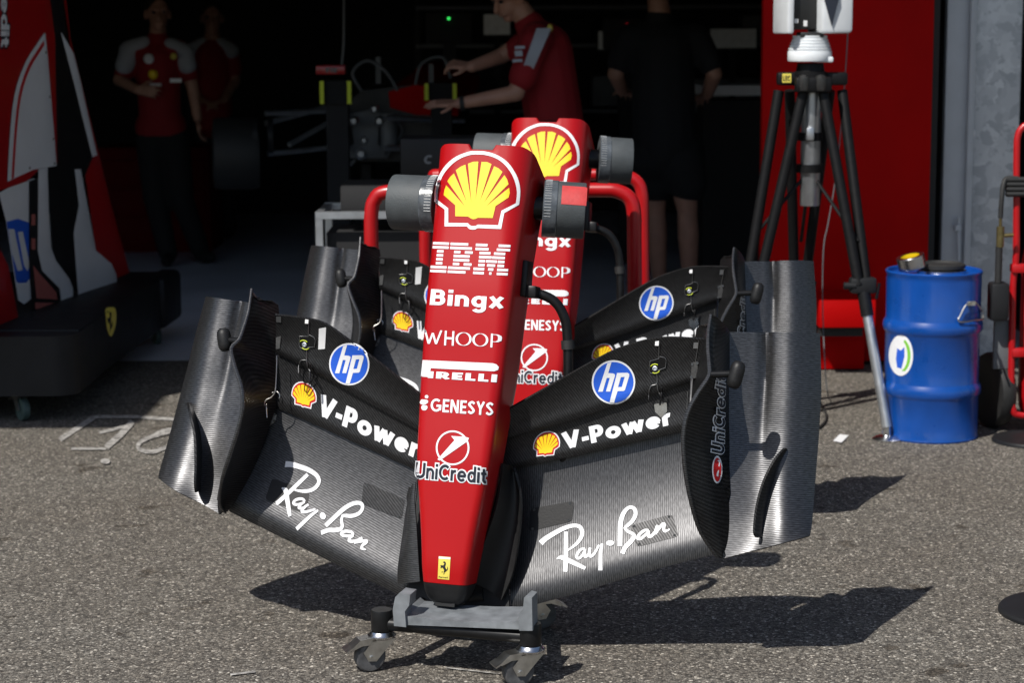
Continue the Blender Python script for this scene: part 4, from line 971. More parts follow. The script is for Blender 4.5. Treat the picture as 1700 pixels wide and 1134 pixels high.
cpoly('leg_panel', [(126, 280), (135, 280), (148, 350), (160, 415), (186, 437), (194, 455), (196, 480), (180, 487), (177, 496), (133, 506), (128, 440), (124, 385), (133, 340)], M['cover_white'], .035)
cpoly('skirt_panel', [(-75, 395), (0, 408), (16, 440), (34, 531), (0, 548), (-75, 570)], M['cover_red'], .06, .03)
def cover_word(grow, m, out, parent):
    v, f = [], []
    for i, (a, b) in enumerate(words('redit', .16, .1, 0, grow)):
        k = len(v); q = quad_map(((4, -26), (4, 77), (17, 77), (17, -26)))
        v += [cp(*q(*p), out + i * .0002) for p in a]; f += [tuple(j + k for j in t) for t in b]
    return mk('lettering', v, f, m, parent)
o = cover_word(.12, M['navy'], .022, fl); cover_word(0.03, M['white'], .026, o)

# ------------------------------------------------------------------ tripod and laser scanner
TY = 7.95; tx = at(1345, 130, TY).x
tri = empty('survey_tripod', 'black survey tripod with silver centre column and double tube legs', 'tripod', (tx, TY, 0))
T = lambda px, py, dy=0.0: at(px, py, TY + dy)
hub = MB(); hub.lathe([(.0, -.03), (.07, -.03), (.075, -.02), (.075, .0), (.068, .004), (.068, .02), (.055, .024), (.05, .055), (.0, .055)], T(1345, 128), n=28, caps=False)
hub.box(T(1308, 130), (.085, .05, .05), None, .01).box(T(1388, 130), (.085, .05, .05), None, .01).box(T(1350, 140, -.07), (.14, .05, .06), None, .012)
hub.obj('crown', M['tripod'], tri)
for x in (1334, 1362): MB().lathe([(.0, 0), (.02, 0), (.024, .02), (.024, .05), (.012, .06), (.0, .06)], T(x, 150, -.08), n=16, caps=False).obj('leg_joint', M['screw'], tri)
MB().lathe([(.0, 0), (.036, 0), (.038, .004), (.038, .47), (.0, .47)], T(1344, 341), n=24, caps=False).obj('centre_column', M['alu'], tri)
for y, r in ((226, .047), (279, .05)):
    o = MB().lathe([(.038, -.016), (r, -.016), (r, .016), (.038, .016)], T(1344, y), n=24).obj('column_collar', M['tripod'], tri)
MB().box(T(1345, 222, -.05), (.03, .02, .05), None, .006).obj('column_lever', M['alu'], tri)
f3 = gnd(1472, 731)
foot2 = V3((tx - .33, TY - .12, 0)); foot4 = V3((tx + .02, TY + .46, 0))
def leg(tops, foot, knee_t, lower=True):
    o = None
    A = [V3(t) for t in tops]; k = (A[0] + A[1]) / 2; k = k.lerp(foot, knee_t)
    side = (A[1] - A[0]).normalized() * .022
    l = MB(); l.tube([A[0], k - side], .0205, 12); l.tube([A[1], k + side], .0205, 12); o = l.obj('leg', M['tripod'], tri)
    MB().box(k, (.1, .06, .06), None, .01).tube([k - V3((.075, .02, 0)), k - V3((.03, .02, 0))], .014, 10).obj('leg_clamp', M['darkgrey'], o)
    MB().tube([k + V3((.05, -.02, -.05)), k + V3((.06, -.02, .01))], .006, 8).obj('clamp_hook', M['tube'], o)
    d = (foot - k); l2 = MB().tube([k + d * .0, k + d * .2], .025, 12); l2.obj('leg_sleeve', M['tube'], o)
    MB().tube([k + d * .16, foot + V3((0, 0, .05))], .019, 14).obj('lower_tube', M['alu'], o)
    MB().lathe([(.0, 0), (.055, 0), (.056, .006), (.04, .016), (.016, .022), (.014, .06), (.0, .06)], foot, n=24, caps=False).obj('foot', M['steel'], o)
leg((T(1366, 150, -.05), T(1398, 150, .02)), f3, .56)
leg((T(1293, 150, .0), T(1334, 150, -.05)), foot2, .62)
leg((T(1311, 150, .08), T(1378, 150, .08)), foot4, .6)
for e in (T(1425, 400, -.15), T(1262, 380, -.05), T(1330, 400, .2)): MB().tube([T(1344, 283), e], .007, 8).obj('spreader_strut', M['tripod'], tri)
tg = MB().box(T(1306, 129, -.05), (.034, .003, .034)).obj('yellow_label', M['badge_yellow'], tri, False)
v, f = [], []
for i, (a, b) in enumerate(words('LEC', .2, .14)):
    k = len(v); q = quad_map(((1300, 133.5), (1312, 133.5), (1312, 125), (1300, 125))); v += [T(*q(*p), -.053 - i * .0001) for p in a]; f += [tuple(j + k for j in t) for t in b]
mk('label_lettering', v, f, M['black'], tg)
scn = empty('laser_scanner', 'white and black laser scanner mounted on the survey tripod', 'scanner', T(1345, 110))
MB().lathe([(.0, .0), (.082, .0), (.084, .004), (.084, .034), (.083, .036), (.083, .04), (.076, .042), (.081, .045), (.081, .05), (.074, .052), (.078, .056), (.078, .061), (.071, .063), (.074, .067), (.074, .072), (.067, .074), (.07, .078), (.07, .083), (.063, .085), (.066, .09), (.066, .098), (.0, .098)], T(1344, 101), n=40, caps=False).box(T(1364, 98), (.075, .11, .022), None, .006).obj('swivel_base', M['scan_white'], scn)
MB().box(T(1345, 57), (.09, .12, .02), None, .004).obj('neck', M['black'], scn)
hz = T(1346, -35).z
yw = Matrix.Rotation(.16, 3, 'Z')
MB().box((T(1378, 0).x, TY, hz), (.125, .2, .41), yw, .016).obj('side_housing', M['scan_white'], scn)
MB().box((T(1301, 0).x, TY + .0, hz), (.026, .2, .41), yw, .008).obj('side_housing', M['scan_white'], scn)
MB().box((T(1327, 0).x, TY + .03, hz - .09), (.1, .17, .2), yw, .004).obj('mirror_bay', M['black'], scn)
yv = TY - .112
MB().prism([V3((at(x, y, yv).x, yv + (x - 1380) * -.0003, at(x, y, yv).z)) for x, y in [(1369, 0), (1372, -40), (1390, -40), (1392, 0), (1381, 43)]], (0, .006, 0)).obj('sensor_window', M['navy'], scn, False)
for x, y in ((1322, 34), (1337, 38)): MB().box(T(x, y, -.07), (.014, .002, .016 if x < 1330 else .022)).obj('sticker', M['paper'], scn, False)
hc = MB().tube(smooth_line([at(1411, -20, 8.4), at(1406, 80, 8.4), at(1399, 180, 8.4), at(1388, 290, 8.4), at(1375, 370, 8.4), at(1367, 415, 8.4), at(1366, 520, 8.4), at(1372, 640, 8.3), gnd(1380, 668)], 4), .0024, 8).obj('hanging_cable', M['midgrey'])
tag(hc, 'thin white cable hanging beside the tripod', 'cable')
fc = MB().tube(smooth_line([gnd(1362, 668, .008), gnd(1372, 690, .008), gnd(1366, 705, .008), gnd(1350, 712, .008), gnd(1330, 700, .008)], 5), .005, 8).obj('floor_cable', M['rubber'])
tag(fc, 'short black cable curling on the asphalt behind the right endplate', 'cable')

# ------------------------------------------------------------------ blue drum, tape roll
dc = gnd(1555, 738); dc = V3((dc.x + .01, dc.y + .178, 0)); DR = .178
zf = lambda y: at(1555, y, dc.y - DR).z
drum = empty('blue_drum', 'blue steel drum with two ribs and a round white sticker', 'drum', dc)
zt = zf(458); r1, r2 = zf(549), zf(655)
prof = [(.0, .008), (DR - .006, .008), (DR, .0), (DR + .003, .006), (DR, .014)]
for rz in (r2, r1): prof += [(DR, rz - .03), (DR + .004, rz - .024), (DR + .009, rz - .014), (DR + .01, rz), (DR + .008, rz + .012), (DR + .001, rz + .024), (DR - .001, rz + .03)]
prof += [(DR, zt - .03), (DR - .001, zt - .014), (DR + .003, zt - .008), (DR + .004, zt), (DR + .0, zt + .004), (DR - .005, zt), (DR - .007, zt - .012), (.0, zt - .011)]
body = MB().lathe(prof, dc, n=72, caps=False).obj('drum_body', M['drum'], drum)
DB = bvh_of(body, Matrix.Translation(dc))
lid = MB().lathe([(.0, .0), (.09, .0), (.094, .006), (.094, .012), (.088, .016), (.0, .016)], V3((dc.x + .03, dc.y + .01, zt - .011)), n=40, caps=False).obj('lid_ring', M['steel'], drum)
MB().lathe([(.0, .0), (.082, .0), (.09, .006), (.09, .016), (.078, .022), (.07, .014), (.0, .012)], V3((dc.x + .03, dc.y + .01, zt + .006)), n=40, caps=False).obj('lid', M['rubber'], drum)
o = decal('round_sticker', [fill2d([circ(1496, 590, 20, 34)])], IDT, DB, M['white'], drum, 4, .0015)
decal('sticker_arc', [fill2d([circ(1497, 590, 15, 28, 20, -1.2, 1.35) + circ(1494, 590, 13, 26, 20, 1.35, -1.2)])], IDT, DB, M['green'], o, 4, .002)
decal('sticker_shape', [fill2d([[(1490, 578), (1496, 582), (1502, 576), (1502, 592), (1497, 612), (1490, 610), (1488, 596)]])], IDT, DB, M['blue'], o, 4, .002)
hd = [on(DB)(x, y, .012) for x, y in s2([(1588, 530), (1590, 526), (1599, 507), (1605, 503), (1614, 502), (1619, 506), (1628, 523), (1627, 530), (1622, 532), (1593, 534)], 3, True)]
MB().tube(hd, .0032, 8, True).box(on(DB)(1609, 503, .01), (.03, .012, .016)).obj('handle', M['zinc'], drum)
ang = Matrix.Rotation(-.25, 3, 'Y') @ Matrix.Rotation(.1, 3, 'X')
tc_ = at(1515, 440, dc.y - .06); tc_.z = zt + .004
tp = empty('tape_roll', 'roll of silver tape with yellow core lying on the blue drum', 'tape roll', tc_)
ax = ang @ V3((0, 0, 1))
MB().lathe([(.036, .0), (.05, .0), (.052, .002), (.052, .046), (.05, .048), (.036, .048)], tc_ + V3((0, 0, .013)), ax, 40, False).obj('tape', M['steel'], tp)
MB().lathe([(.0355, .0015), (.0358, .0465)], tc_ + V3((0, 0, .013)), ax, 40, False).obj('core', M['yellow'], tp)

# ------------------------------------------------------------------ extinguisher trolley at the right edge
EY = 7.75; E_ = lambda px, py, dy=0.0: at(px, py, EY + dy)
ext = empty('extinguisher_trolley', 'red wheeled fire extinguisher trolley with black hose beside the blue drum', 'fire extinguisher', E_(1720, 700))
MB().tube(smooth_line([E_(1760, 205), E_(1712, 206), E_(1698, 211), E_(1690, 225), E_(1688, 260), E_(1687, 420), E_(1682, 470), E_(1680, 560), E_(1679, 650), E_(1682, 680), E_(1694, 690), E_(1760, 692)], 4), .013, 12).obj('frame', M['red_tube'], ext)
MB().lathe([(.0, .0), (.08, .0), (.095, .03), (.1, .08), (.1, .6), (.085, .68), (.04, .73), (.0, .74)], E_(1732, 688, .08), n=32, caps=False).obj('cylinder', M['red_tube'], ext)
for y in (445, 585): MB().box(E_(1700, y, .0), (.1, .05, .033), None, .006).obj('clamp_bracket', M['red_tube'], ext)
for y in (298, 306, 314, 322): MB().tube([E_(1670, y, -.03), E_(1730, y, -.03)], .0105, 10).obj('hose_coil', M['rubber'], ext)
MB().tube(smooth_line([E_(1690, 296, -.03), E_(1672, 296, -.03), E_(1666, 306, -.04), E_(1663, 330, -.05), E_(1661, 362, -.05)], 4), .0095, 10).obj('hose', M['rubber'], ext)
MB().tube([E_(1661, 358, -.05), E_(1661, 378, -.05)], .006, 10).tube([E_(1661, 376, -.05), E_(1660, 410, -.05)], .015, 12).tube([E_(1666, 391, -.05), E_(1682, 390, -.05)], .008, 10).obj('brass_valve', M['brass'], ext)
gp = MB(); gp.lathe([(.0, 0)] + [(.0125 + .002 * (i % 2), .006 * i) for i in range(24)] + [(.0, .145)], E_(1657, 470, -.05), E_(1659, 400, -.05) - E_(1657, 470, -.05), 14, False); gp.obj('lance_grip', M['rubber'], ext)
MB().box(E_(1657, 500, -.03), (.07, .08, .145), None, .012).obj('lance_holster', M['darkgrey'], ext)
MB().box(E_(1662, 572, .02), (.06, .02, .19), None, .004).obj('bracket_plate', M['midgrey'], ext)
MB().lathe([(.0, -.02), (.06, -.02), (.08, -.03), (.14, -.028), (.148, -.01), (.148, .01), (.14, .028), (.08, .03), (.06, .02), (.0, .02)], V3((E_(1650, 600, .12).x, E_(1650, 600, .12).y, .149)), (1, .25, 0), 36, False).obj('wheel', M['rubber'], ext)
MB().tube([V3((E_(1650, 600, .12).x, EY + .12, .149)), V3((E_(1760, 600, .12).x, EY + .12, .149))], .012, 10).obj('axle', M['zinc'], ext)
bpm = M['darkgrey']
for i, (px, py, r, lab) in enumerate(((1716, 733, .155, 'black round base of a barrier post in front of the extinguisher trolley'), (1778, 1019, .19, 'black round base of a barrier post at the right edge, alone on the asphalt'))):
    c = gnd(px, py); bp_ = empty('barrier_post', lab, 'barrier post', c, 'barrier posts on round bases')
    MB().lathe([(.0, .0), (r, .0), (r, .008), (r * .97, .014), (r * .5, .022), (.03, .028), (.0, .028)], c, n=48, caps=False).obj('base', bpm, bp_)
    MB().tube([c + V3((0, 0, .02)), c + V3((0, 0, .95))], .022, 16).obj('pole', bpm, bp_)

# ------------------------------------------------------------------ inside the garage
cart = empty('equipment_cart', 'low aluminium framed equipment cart behind the left endplate', 'cart', at(700, 560, 8.75))
Yc = 8.6; a = at(524, 357, Yc); b = at(905, 357, Yc); top = a.z
fr = MB()
for y in (Yc, Yc + .45):
    fr.box(((a.x + b.x) / 2, y, top), (b.x - a.x, .035, .03)); fr.box(((a.x + b.x) / 2, y, .2), (b.x - a.x, .03, .03))
    for x in (a.x + .015, b.x - .015): fr.box((x, y, top / 2 + .05), (.03, .03, top - .1))
for x in (a.x + .015, b.x - .015): fr.box((x, Yc + .225, top), (.03, .42, .028))
fr.obj('frame', M['alu'], cart, False)
MB().box(((a.x + b.x) / 2, Yc + .24, .45), (b.x - a.x - .08, .38, .5)).obj('cabinet', M['dark'], cart, False)
MB().box(((a.x + b.x) / 2 + .04, Yc + .24, top + .06), (b.x - a.x - .12, .36, .12), None, .01).obj('top_tray', M['dark'], cart)
for x in (a.x + .05, b.x - .05):
    for y in (Yc, Yc + .45): MB().lathe([(.0, -.015), (.045, -.015), (.05, 0), (.045, .015), (.0, .015)], (x, y, .05), (1, 0, 0), 20, False).obj('wheel', M['rubber'], cart)
q0, q1 = at(664, 230, Yc + .1), at(905, 230, Yc + .1); ztop, zbot = q0.z, top + .121
bx = empty('equipment_case', 'dark grey equipment case lettered in white on top of the cart', 'case', ((q0.x + q1.x) / 2, Yc + .24, zbot))
MB().box(((q0.x + q1.x) / 2, Yc + .25, (ztop + zbot) / 2), (q1.x - q0.x, .3, ztop - zbot), None, .008).obj('case_body', M['darkgrey'], bx)
v, f = [], []
for i, (aa, bb) in enumerate(words('C', .24)):
    k = len(v); q = quad_map(((703, 272), (717, 272), (719, 257), (705, 257))); v += [at(*q(*p), Yc + .098) for p in aa]; f += [tuple(j + k for j in t) for t in bb]
mk('lettering', v, f, M['midgrey'], bx)

# race car being built, nose off, facing out
CY = 12.0; Cc = lambda px, py, dy=0.0: at(px, py, CY + dy)
car = empty('race_car', 'stripped red race car without wheels or nose in the dark garage', 'race car', (Cc(640, 0).x, CY + 1.5, 0))
tub = [(575, 172), (600, 150), (690, 140), (735, 150), (740, 235), (700, 268), (590, 268), (572, 235)]
MB().prism([Cc(x, y, .3) for x, y in tub], (.1, 2.4, .0)).obj('chassis', M['carbon_d'], car)
MB().prism([Cc(x, y, .28) for x, y in [(645, 152), (690, 140), (730, 146), (760, 170), (760, 192), (690, 190), (648, 178)]], (.1, 2.0, .12)).obj('cowl', M['red_dull'], car)
bh = MB()
bh.prism([Cc(x, y, .2) for x, y in [(577, 190), (615, 182), (640, 190), (640, 205), (628, 212), (628, 240), (640, 248), (638, 262), (570, 262), (572, 248), (588, 238), (584, 212), (577, 205)]], (0, .05, 0))
bh.obj('bulkhead_frame', M['midgrey'], car)
for x in (566, 646): MB().lathe([(.0, 0), (.05, 0), (.05, .22), (.0, .22)], Cc(x, 250, .12), (0, 0, 1), 16, False).obj('upright', M['midgrey'], car)
for q in [((440, 188), (575, 182)), ((440, 205), (560, 172)), ((445, 255), (572, 242)), ((480, 240), (560, 195)), ((640, 195), (770, 200)), ((640, 245), (780, 250))]:
    MB().tube([Cc(*q[0], -.1), Cc(*q[1], .2)], .016, 8).obj('suspension_arm', M['alu'], car)
MB().lathe([(.0, 0), (.12, 0), (.2, .01), (.21, .04), (.21, .24), (.2, .27), (.0, .27)], Cc(352, 255, -.05), (1, .15, 0), 40, False).obj('brake_drum', M['rubber'], car)
for x in (420, 445): MB().lathe([(.0, 0), (.1, 0), (.1, .03), (.0, .03)], Cc(x, 225, -.1), (1, .1, 0), 20, False).obj('hub', M['darkgrey'], car)
for k, pts in enumerate((((600, 150), (585, 120), (610, 100), (640, 118), (660, 150)), ((690, 140), (700, 105), (735, 95), (748, 130)), ((650, 190), (668, 215), (655, 240), (640, 262)), ((590, 265), (560, 300), (545, 345)))):
    MB().tube(smooth_line([Cc(x, y, .1 + .05 * k) for x, y in pts], 4), .009, 8).obj('wiring_loom', M['midgrey'], car)
for x, y, r in ((588, 200, .03), (630, 200, .03), (605, 232, .022), (600, 255, .035), (622, 180, .025)): MB().lathe([(.0, 0), (r, 0), (r, .03), (r * .5, .05), (.0, .05)], Cc(x, y, .1), (0, -1, 0), 14, False).obj('bulkhead_fitting', M['alu'], car)
for x, y in ((628, 98), (716, 110)): MB().box(Cc(x, y + 18, .4), (.03, .03, .16)).obj('mirror_stay', M['midgrey'], car)
for x in (590, 720): MB().box((Cc(x, 0).x, CY + .9, Cc(600, 268, .9).z / 2), (.06, .5, Cc(600, 268, .9).z)).obj('car_stand', M['darkgrey'], car)
def bin_(px0, px1, py0, py1, Y, lab):
    o = empty('parts_bin', lab, 'bin', at((px0 + px1) / 2, py1, Y), 'black bins with fluorescent edges')
    p, q = at(px0, py0, Y), at(px1, py1, Y)
    MB().box(((p.x + q.x) / 2, Y + .12, (p.z + q.z) / 2), (q.x - p.x, .2, p.z - q.z)).obj('bin_body', M['black_cloth'], o, False)
    for x in (p.x, q.x): MB().box((x, Y, (p.z + q.z) / 2), (.022, .012, p.z - q.z)).obj('edge_strip', M['fluo'], o, False)
    MB().box(((p.x + q.x) / 2, Y + .12, q.z / 2), (.12, .12, q.z)).obj('pedestal', M['dark'], o, False)
    return o
b1 = bin_(534, 580, 134, 172, 11.3, 'black bin with two bright yellow strips and a red top, left of the bare chassis')
p = at(550, 115, 11.4); MB().box(p, (.16, .12, .05), None, .006).obj('red_top', M['cover_red'], b1)
v, f = [], []
for i, (aa, bb) in enumerate(words('FIE', .24, .12)):
    k = len(v); q = quad_map(((541, 120), (560, 120), (560, 112), (541, 112))); v += [at(*q(*t_), 11.335 - i * .0002) for t_ in aa]; f += [tuple(j + k for j in t) for t in bb]
mk('tag_lettering', v, f, M['midgrey'], b1)
bin_(708, 755, 138, 166, 11.8, 'black bin with two yellow strips between the chassis and the leaning mechanic')
hl = MB().tube(smooth_line([at(571, -30, 11.6), at(571, 40, 11.6), at(570, 80, 11.6), at(567, 110, 11.6)], 3), .007, 8).obj('air_hose', M['midgrey']); tag(hl, 'thin grey air hose hanging from the garage ceiling', 'hose')
# cabinets, shelving and benches at the back
cb = empty('tool_cabinet', 'dark red tool cabinet behind the standing mechanic', 'cabinet', at(255, 430, 14.4))
p, q = at(160, 245, 14.4), at(352, 435, 14.4)
MB().box(((p.x + q.x) / 2, 14.7, p.z / 2), (q.x - p.x, .6, p.z), None, .01).obj('carcass', M['cabinet'], cb)
for i in range(3): MB().box(((p.x + q.x) / 2, 14.385, p.z * (.2 + .28 * i)), (q.x - p.x - .06, .02, p.z * .25), None, .005).obj('drawer', M['cabinet'], cb)
shf = empty('shelving_unit', 'tall grey shelving unit against the back wall', 'shelving', (1.6, 16.6, 0))
for z in (.9, 1.42, 1.72, 2.1): MB().box((.95, 16.7, z), (3.4, .5, .03)).obj('shelf', M['midgrey'], shf, False)
for x in (-.74, .95, 2.6): MB().box((x, 16.5, 1.15), (.05, .05, 2.3)).obj('upright', M['darkgrey'], shf, False)
for x, z, w_, h_, m in ((.1, 1.05, .4, .22, 'darkgrey'), (.9, 1.06, .5, .25, 'midgrey'), (1.7, 1.04, .6, .22, 'midgrey'), (2.1, 1.55, .5, .2, 'midgrey'), (.4, 1.54, .5, .18, 'darkgrey')):
    o = MB().box((x, 16.65, z), (w_, .35, h_), None, .01).obj('storage_box', M[m]); tag(o, {.1: 'dark storage box at the left end of the lower shelf', .9: 'grey storage box in the middle of the lower shelf', 1.7: 'wide grey storage box behind the man in black', 2.1: 'grey box on the upper shelf nearest the red door', .4: 'dark box on the upper shelf above the leaning mechanic'}[x], 'box', 'boxes on the shelving')
wb = empty('work_bench', 'pale topped work bench between the man in black and the red door', 'bench', at(1215, 400, 12.6))
p, q = at(1165, 150, 12.4), at(1290, 150, 12.4)
MB().box(((p.x + q.x) / 2, 12.7, p.z), (q.x - p.x, .6, .06)).obj('bench_top', M['paper'], wb, False)
MB().box(((p.x + q.x) / 2, 12.75, p.z / 2 - .03), (q.x - p.x - .05, .5, p.z - .07)).obj('bench_body', M['dark'], wb, False)
for px, py, Y, m, lab in ((745, 30, 13.5, 'led_green', 'tiny green indicator lamp glowing in the dark garage'), (1041, 40, 13.5, 'led_red', 'tiny red indicator lamp glowing beside the man in black')):
    c = at(px, py, Y); o = MB().lathe([(.0, 0), (.008, 0), (.008, .006), (.004, .01), (.0, .01)], c, (0, -1, 0), 12, False).obj('indicator_lamp', M[m]); tag(o, lab, 'lamp')
    o2 = MB().box(c + V3((0, .12, -.06)), (.3, .2, .2), None, .01).obj('control_box', M['dark']); tag(o2, 'dark control box carrying the ' + ('green' if 'green' in m else 'red') + ' indicator lamp', 'box')
    o3 = MB().box(c + V3((0, .12, -.16 - (c.z - .16) / 2)), (.08, .08, c.z - .16)).obj('control_box_stand', M['dark']); tag(o3, 'dark pedestal under the control box with the ' + ('green' if 'green' in m else 'red') + ' lamp', 'pedestal')

# monitors and clutter that catch a little light
for x0, x1, y0, y1, Y, lab in ((990, 1072, 48, 84, 15.6, 'grey monitor on the back shelving left of the man in black'), (1176, 1258, 44, 82, 15.6, 'grey monitor on the back shelving between the man in black and the door'), (800, 850, 20, 60, 15.8, 'grey monitor on the back shelving above the chassis')):
    p, q = at(x0, y0, Y), at(x1, y1, Y); o = empty('monitor', lab, 'monitor', V3(((p.x + q.x) / 2, Y, q.z)), 'monitors at the back of the garage')
    MB().box(((p.x + q.x) / 2, Y, (p.z + q.z) / 2), (q.x - p.x, .03, p.z - q.z), None, .006).obj('bezel', M['darkgrey'], o); MB().box(((p.x + q.x) / 2, Y - .018, (p.z + q.z) / 2), (q.x - p.x - .03, .004, p.z - q.z - .03)).obj('screen', M['alu'], o)
    MB().box(((p.x + q.x) / 2, Y + .03, (q.z + .9) / 2), (.05, .03, q.z - .9 + .05)).obj('stalk', M['darkgrey'], o)
# ------------------------------------------------------------------ people
def blob(mb, a, b, ra, rb, n=14):
    """tapered limb segment with round ends"""
    a, b = V3(a), V3(b); d = (b - a); L = d.length; d.normalize(); pts = []; rs = []
    for k in range(4): g = math.pi / 2 * (1 - k / 4); pts.append(a - d * ra * math.sin(g)); rs.append(max(.001, ra * math.cos(g)))
    for k in range(5): pts.append(a.lerp(b, k / 4)); rs.append(ra + (rb - ra) * k / 4)
    for k in range(1, 5): g = math.pi / 2 * k / 4; pts.append(b + d * rb * math.sin(g)); rs.append(max(.001, rb * math.cos(g)))
    return mb.tube(pts, rs, n)
def ellip(mb, c, r, rot=None, n=20):
    vs = []; fs = []; R = n // 2
    for i in range(R + 1):
        for j in range(n):
            t, p = math.pi * i / R, 2 * math.pi * j / n; q = V3((r[0] * math.sin(t) * math.cos(p), r[1] * math.sin(t) * math.sin(p), r[2] * math.cos(t)))
            if i in (0, R): q = V3((q.x + 1e-4 * math.cos(p), q.y + 1e-4 * math.sin(p), q.z))
            vs.append(V3(c) + (rot @ q if rot else q))
    for i in range(R):
        for j in range(n): fs.append((i * n + j, i * n + (j + 1) % n, (i + 1) * n + (j + 1) % n, (i + 1) * n + j))
    fs += [tuple(range(n)), tuple(range(R * n, R * n + n))]
    return mb.add(vs, fs)
def body(name, mb, m, parent, vox=.009, smooth=6):
    o = mb.obj(name, m, parent); r = o.modifiers.new('fuse', 'REMESH'); r.mode = 'VOXEL'; r.voxel_size = vox; r.use_smooth_shade = True
    s = o.modifiers.new('relax', 'SMOOTH'); s.factor = .5; s.iterations = smooth; return o
def head(mb, c, yaw, tilt=0.0, s=1.0):
    R = Matrix.Rotation(yaw, 3, 'Z') @ Matrix.Rotation(tilt, 3, 'X'); f = lambda x, y, z: V3(c) + R @ V3((x * s, y * s, z * s))   # face looks along -Y
    ellip(mb, f(0, .012, .03), (.076 * s, .094 * s, .095 * s), R); ellip(mb, f(0, -.03, -.045), (.058 * s, .06 * s, .07 * s), R); ellip(mb, f(0, -.062, -.092), (.03 * s, .028 * s, .024 * s), R)
    blob(mb, f(0, -.09, .012), f(0, -.112, -.03), .009 * s, .016 * s); blob(mb, f(-.045, -.078, .028), f(.045, -.078, .028), .013 * s, .013 * s); blob(mb, f(-.022, -.088, -.062), f(.022, -.088, -.062), .011 * s, .011 * s)
    for e in (-1, 1): ellip(mb, f(e * .079, .015, -.008), (.012 * s, .022 * s, .034 * s), R)
    return f
def hair(f, parent, s=1.0):
    h = MB(); ellip(h, f(0, .025, .05), (.083 * s, .098 * s, .088 * s)); ellip(h, f(0, .06, .0), (.074 * s, .06 * s, .085 * s)); body('hair', h, M['hair'], parent, .012, 3)
def eyes(f, parent):
    for e in (-1, 1):
        k = MB(); ellip(k, f(e * .033, -.083, .008), (.012, .012, .009)); k.obj('eye', M['navy'], parent)
def hand(mb, wrist, dirv, palm_n, curl=.3, spread=.12, s=1.0):
    """palm, four unequal bent fingers, a thumb off the side of the palm"""
    d = V3(dirv).normalized(); n_ = V3(palm_n); n_ = (n_ - d * n_.dot(d)).normalized(); sd = d.cross(n_)
    w0 = V3(wrist)
    for k in range(4): blob(mb, w0 + sd * (k - 1.5) * .012 * s, w0 + d * .09 * s + sd * (k - 1.5) * .021 * s, .015 * s, .0115 * s, 8)
    for k, L in enumerate((.068, .08, .075, .058)):
        a = (k - 1.5) * spread; q = w0 + d * .092 * s + sd * (k - 1.5) * .021 * s; dd = (d * math.cos(a) + sd * math.sin(a)); g = curl * (.7 + .2 * k)
        for seg, fr_ in enumerate((.45, .32, .23)):
            g2 = g * (seg + .6); e = q + (dd * math.cos(g2) - n_ * math.sin(g2)) * L * fr_ * s; blob(mb, q, e, (.0092 - .0009 * seg) * s, (.0085 - .0009 * seg) * s, 8); q = e
    q = w0 + d * .03 * s - sd * .026 * s; e = q + (d * .6 - sd * .75 - n_ * .25).normalized() * .042 * s; blob(mb, q, e, .0125 * s, .0105 * s, 8); blob(mb, e, e + (d * .85 - sd * .4 - n_ * .3).normalized() * .034 * s, .0102 * s, .0085 * s, 8)
def shoe(parent, p, yaw):
    R = Matrix.Rotation(yaw, 3, 'Z'); k = MB(); ellip(k, V3(p) + R @ V3((0, -.07, .045)), (.045, .13, .045), R); ellip(k, V3(p) + R @ V3((0, .01, .06)), (.04, .06, .06), R); k.obj('shoe', M['black_cloth'], parent)

# mechanic in the red polo, arms folded round, at the left
Y1 = 13.6; J = lambda x, y, dy=0.0: at(x, y, Y1 + dy)
p1 = empty('person', 'person in red and white polo and black trousers standing at the left in the garage', 'person', V3((J(288, 0).x, Y1, 0)), 'garage crew')
m_ = MB(); f1 = head(m_, J(262, 22), .25)
hipL, hipR = J(252, 232), J(288, 232); anL = V3((J(268, 0).x, Y1 - .05, .09)); anR = V3((J(316, 0).x, Y1 + .12, .09))
blob(m_, J(262, 45), J(262, 66), .055, .06); blob(m_, J(232, 84), J(292, 84), .08, .08); blob(m_, J(262, 100), J(267, 205), .12, .1)
for a_, k_, b_ in ((hipL, J(258, 330), anL), (hipR, J(302, 330), anR)): blob(m_, a_, k_, .088, .06); blob(m_, k_, b_, .056, .04)
blob(m_, J(222, 84), J(198, 132, -.05), .05, .042); blob(m_, J(198, 132, -.05), J(228, 148, -.22), .04, .03); hand(m_, J(228, 148, -.22), (.9, -.3, -.1), (0, -1, .2), .5)
blob(m_, J(303, 84), J(320, 145), .05, .042); blob(m_, J(320, 145), J(328, 196, -.06), .04, .03); hand(m_, J(328, 196, -.06), (.15, -.2, -1), (-1, 0, 0), .4)
bd = body('body', m_, M['skin'], p1, .0075, 4); hair(f1, p1); eyes(f1, p1)
s_ = MB(); blob(s_, J(230, 86), J(294, 86), .092, .092); blob(s_, J(262, 104), J(266, 200), .148, .14); blob(s_, J(256, 210), J(278, 210), .128, .128); blob(s_, J(262, 66), J(262, 80), .075, .09); blob(s_, J(221, 86), J(205, 122, -.03), .068, .064); blob(s_, J(304, 86), J(314, 122), .068, .064)
sh1 = body('polo_shirt', s_, M['shirt_red'], p1, .012)
y_ = MB(); blob(y_, J(240, 74, -.03), J(215, 84, -.02), .062, .074); blob(y_, J(216, 86, -.03), J(207, 108, -.06), .07, .066); body('white_shoulder', y_, M['shirt_white'], sh1, .012)
y_ = MB(); blob(y_, J(284, 76, -.03), J(306, 88, -.02), .06, .07); blob(y_, J(306, 88, -.02), J(311, 108, -.03), .066, .064); body('white_shoulder', y_, M['shirt_white'], sh1, .012)
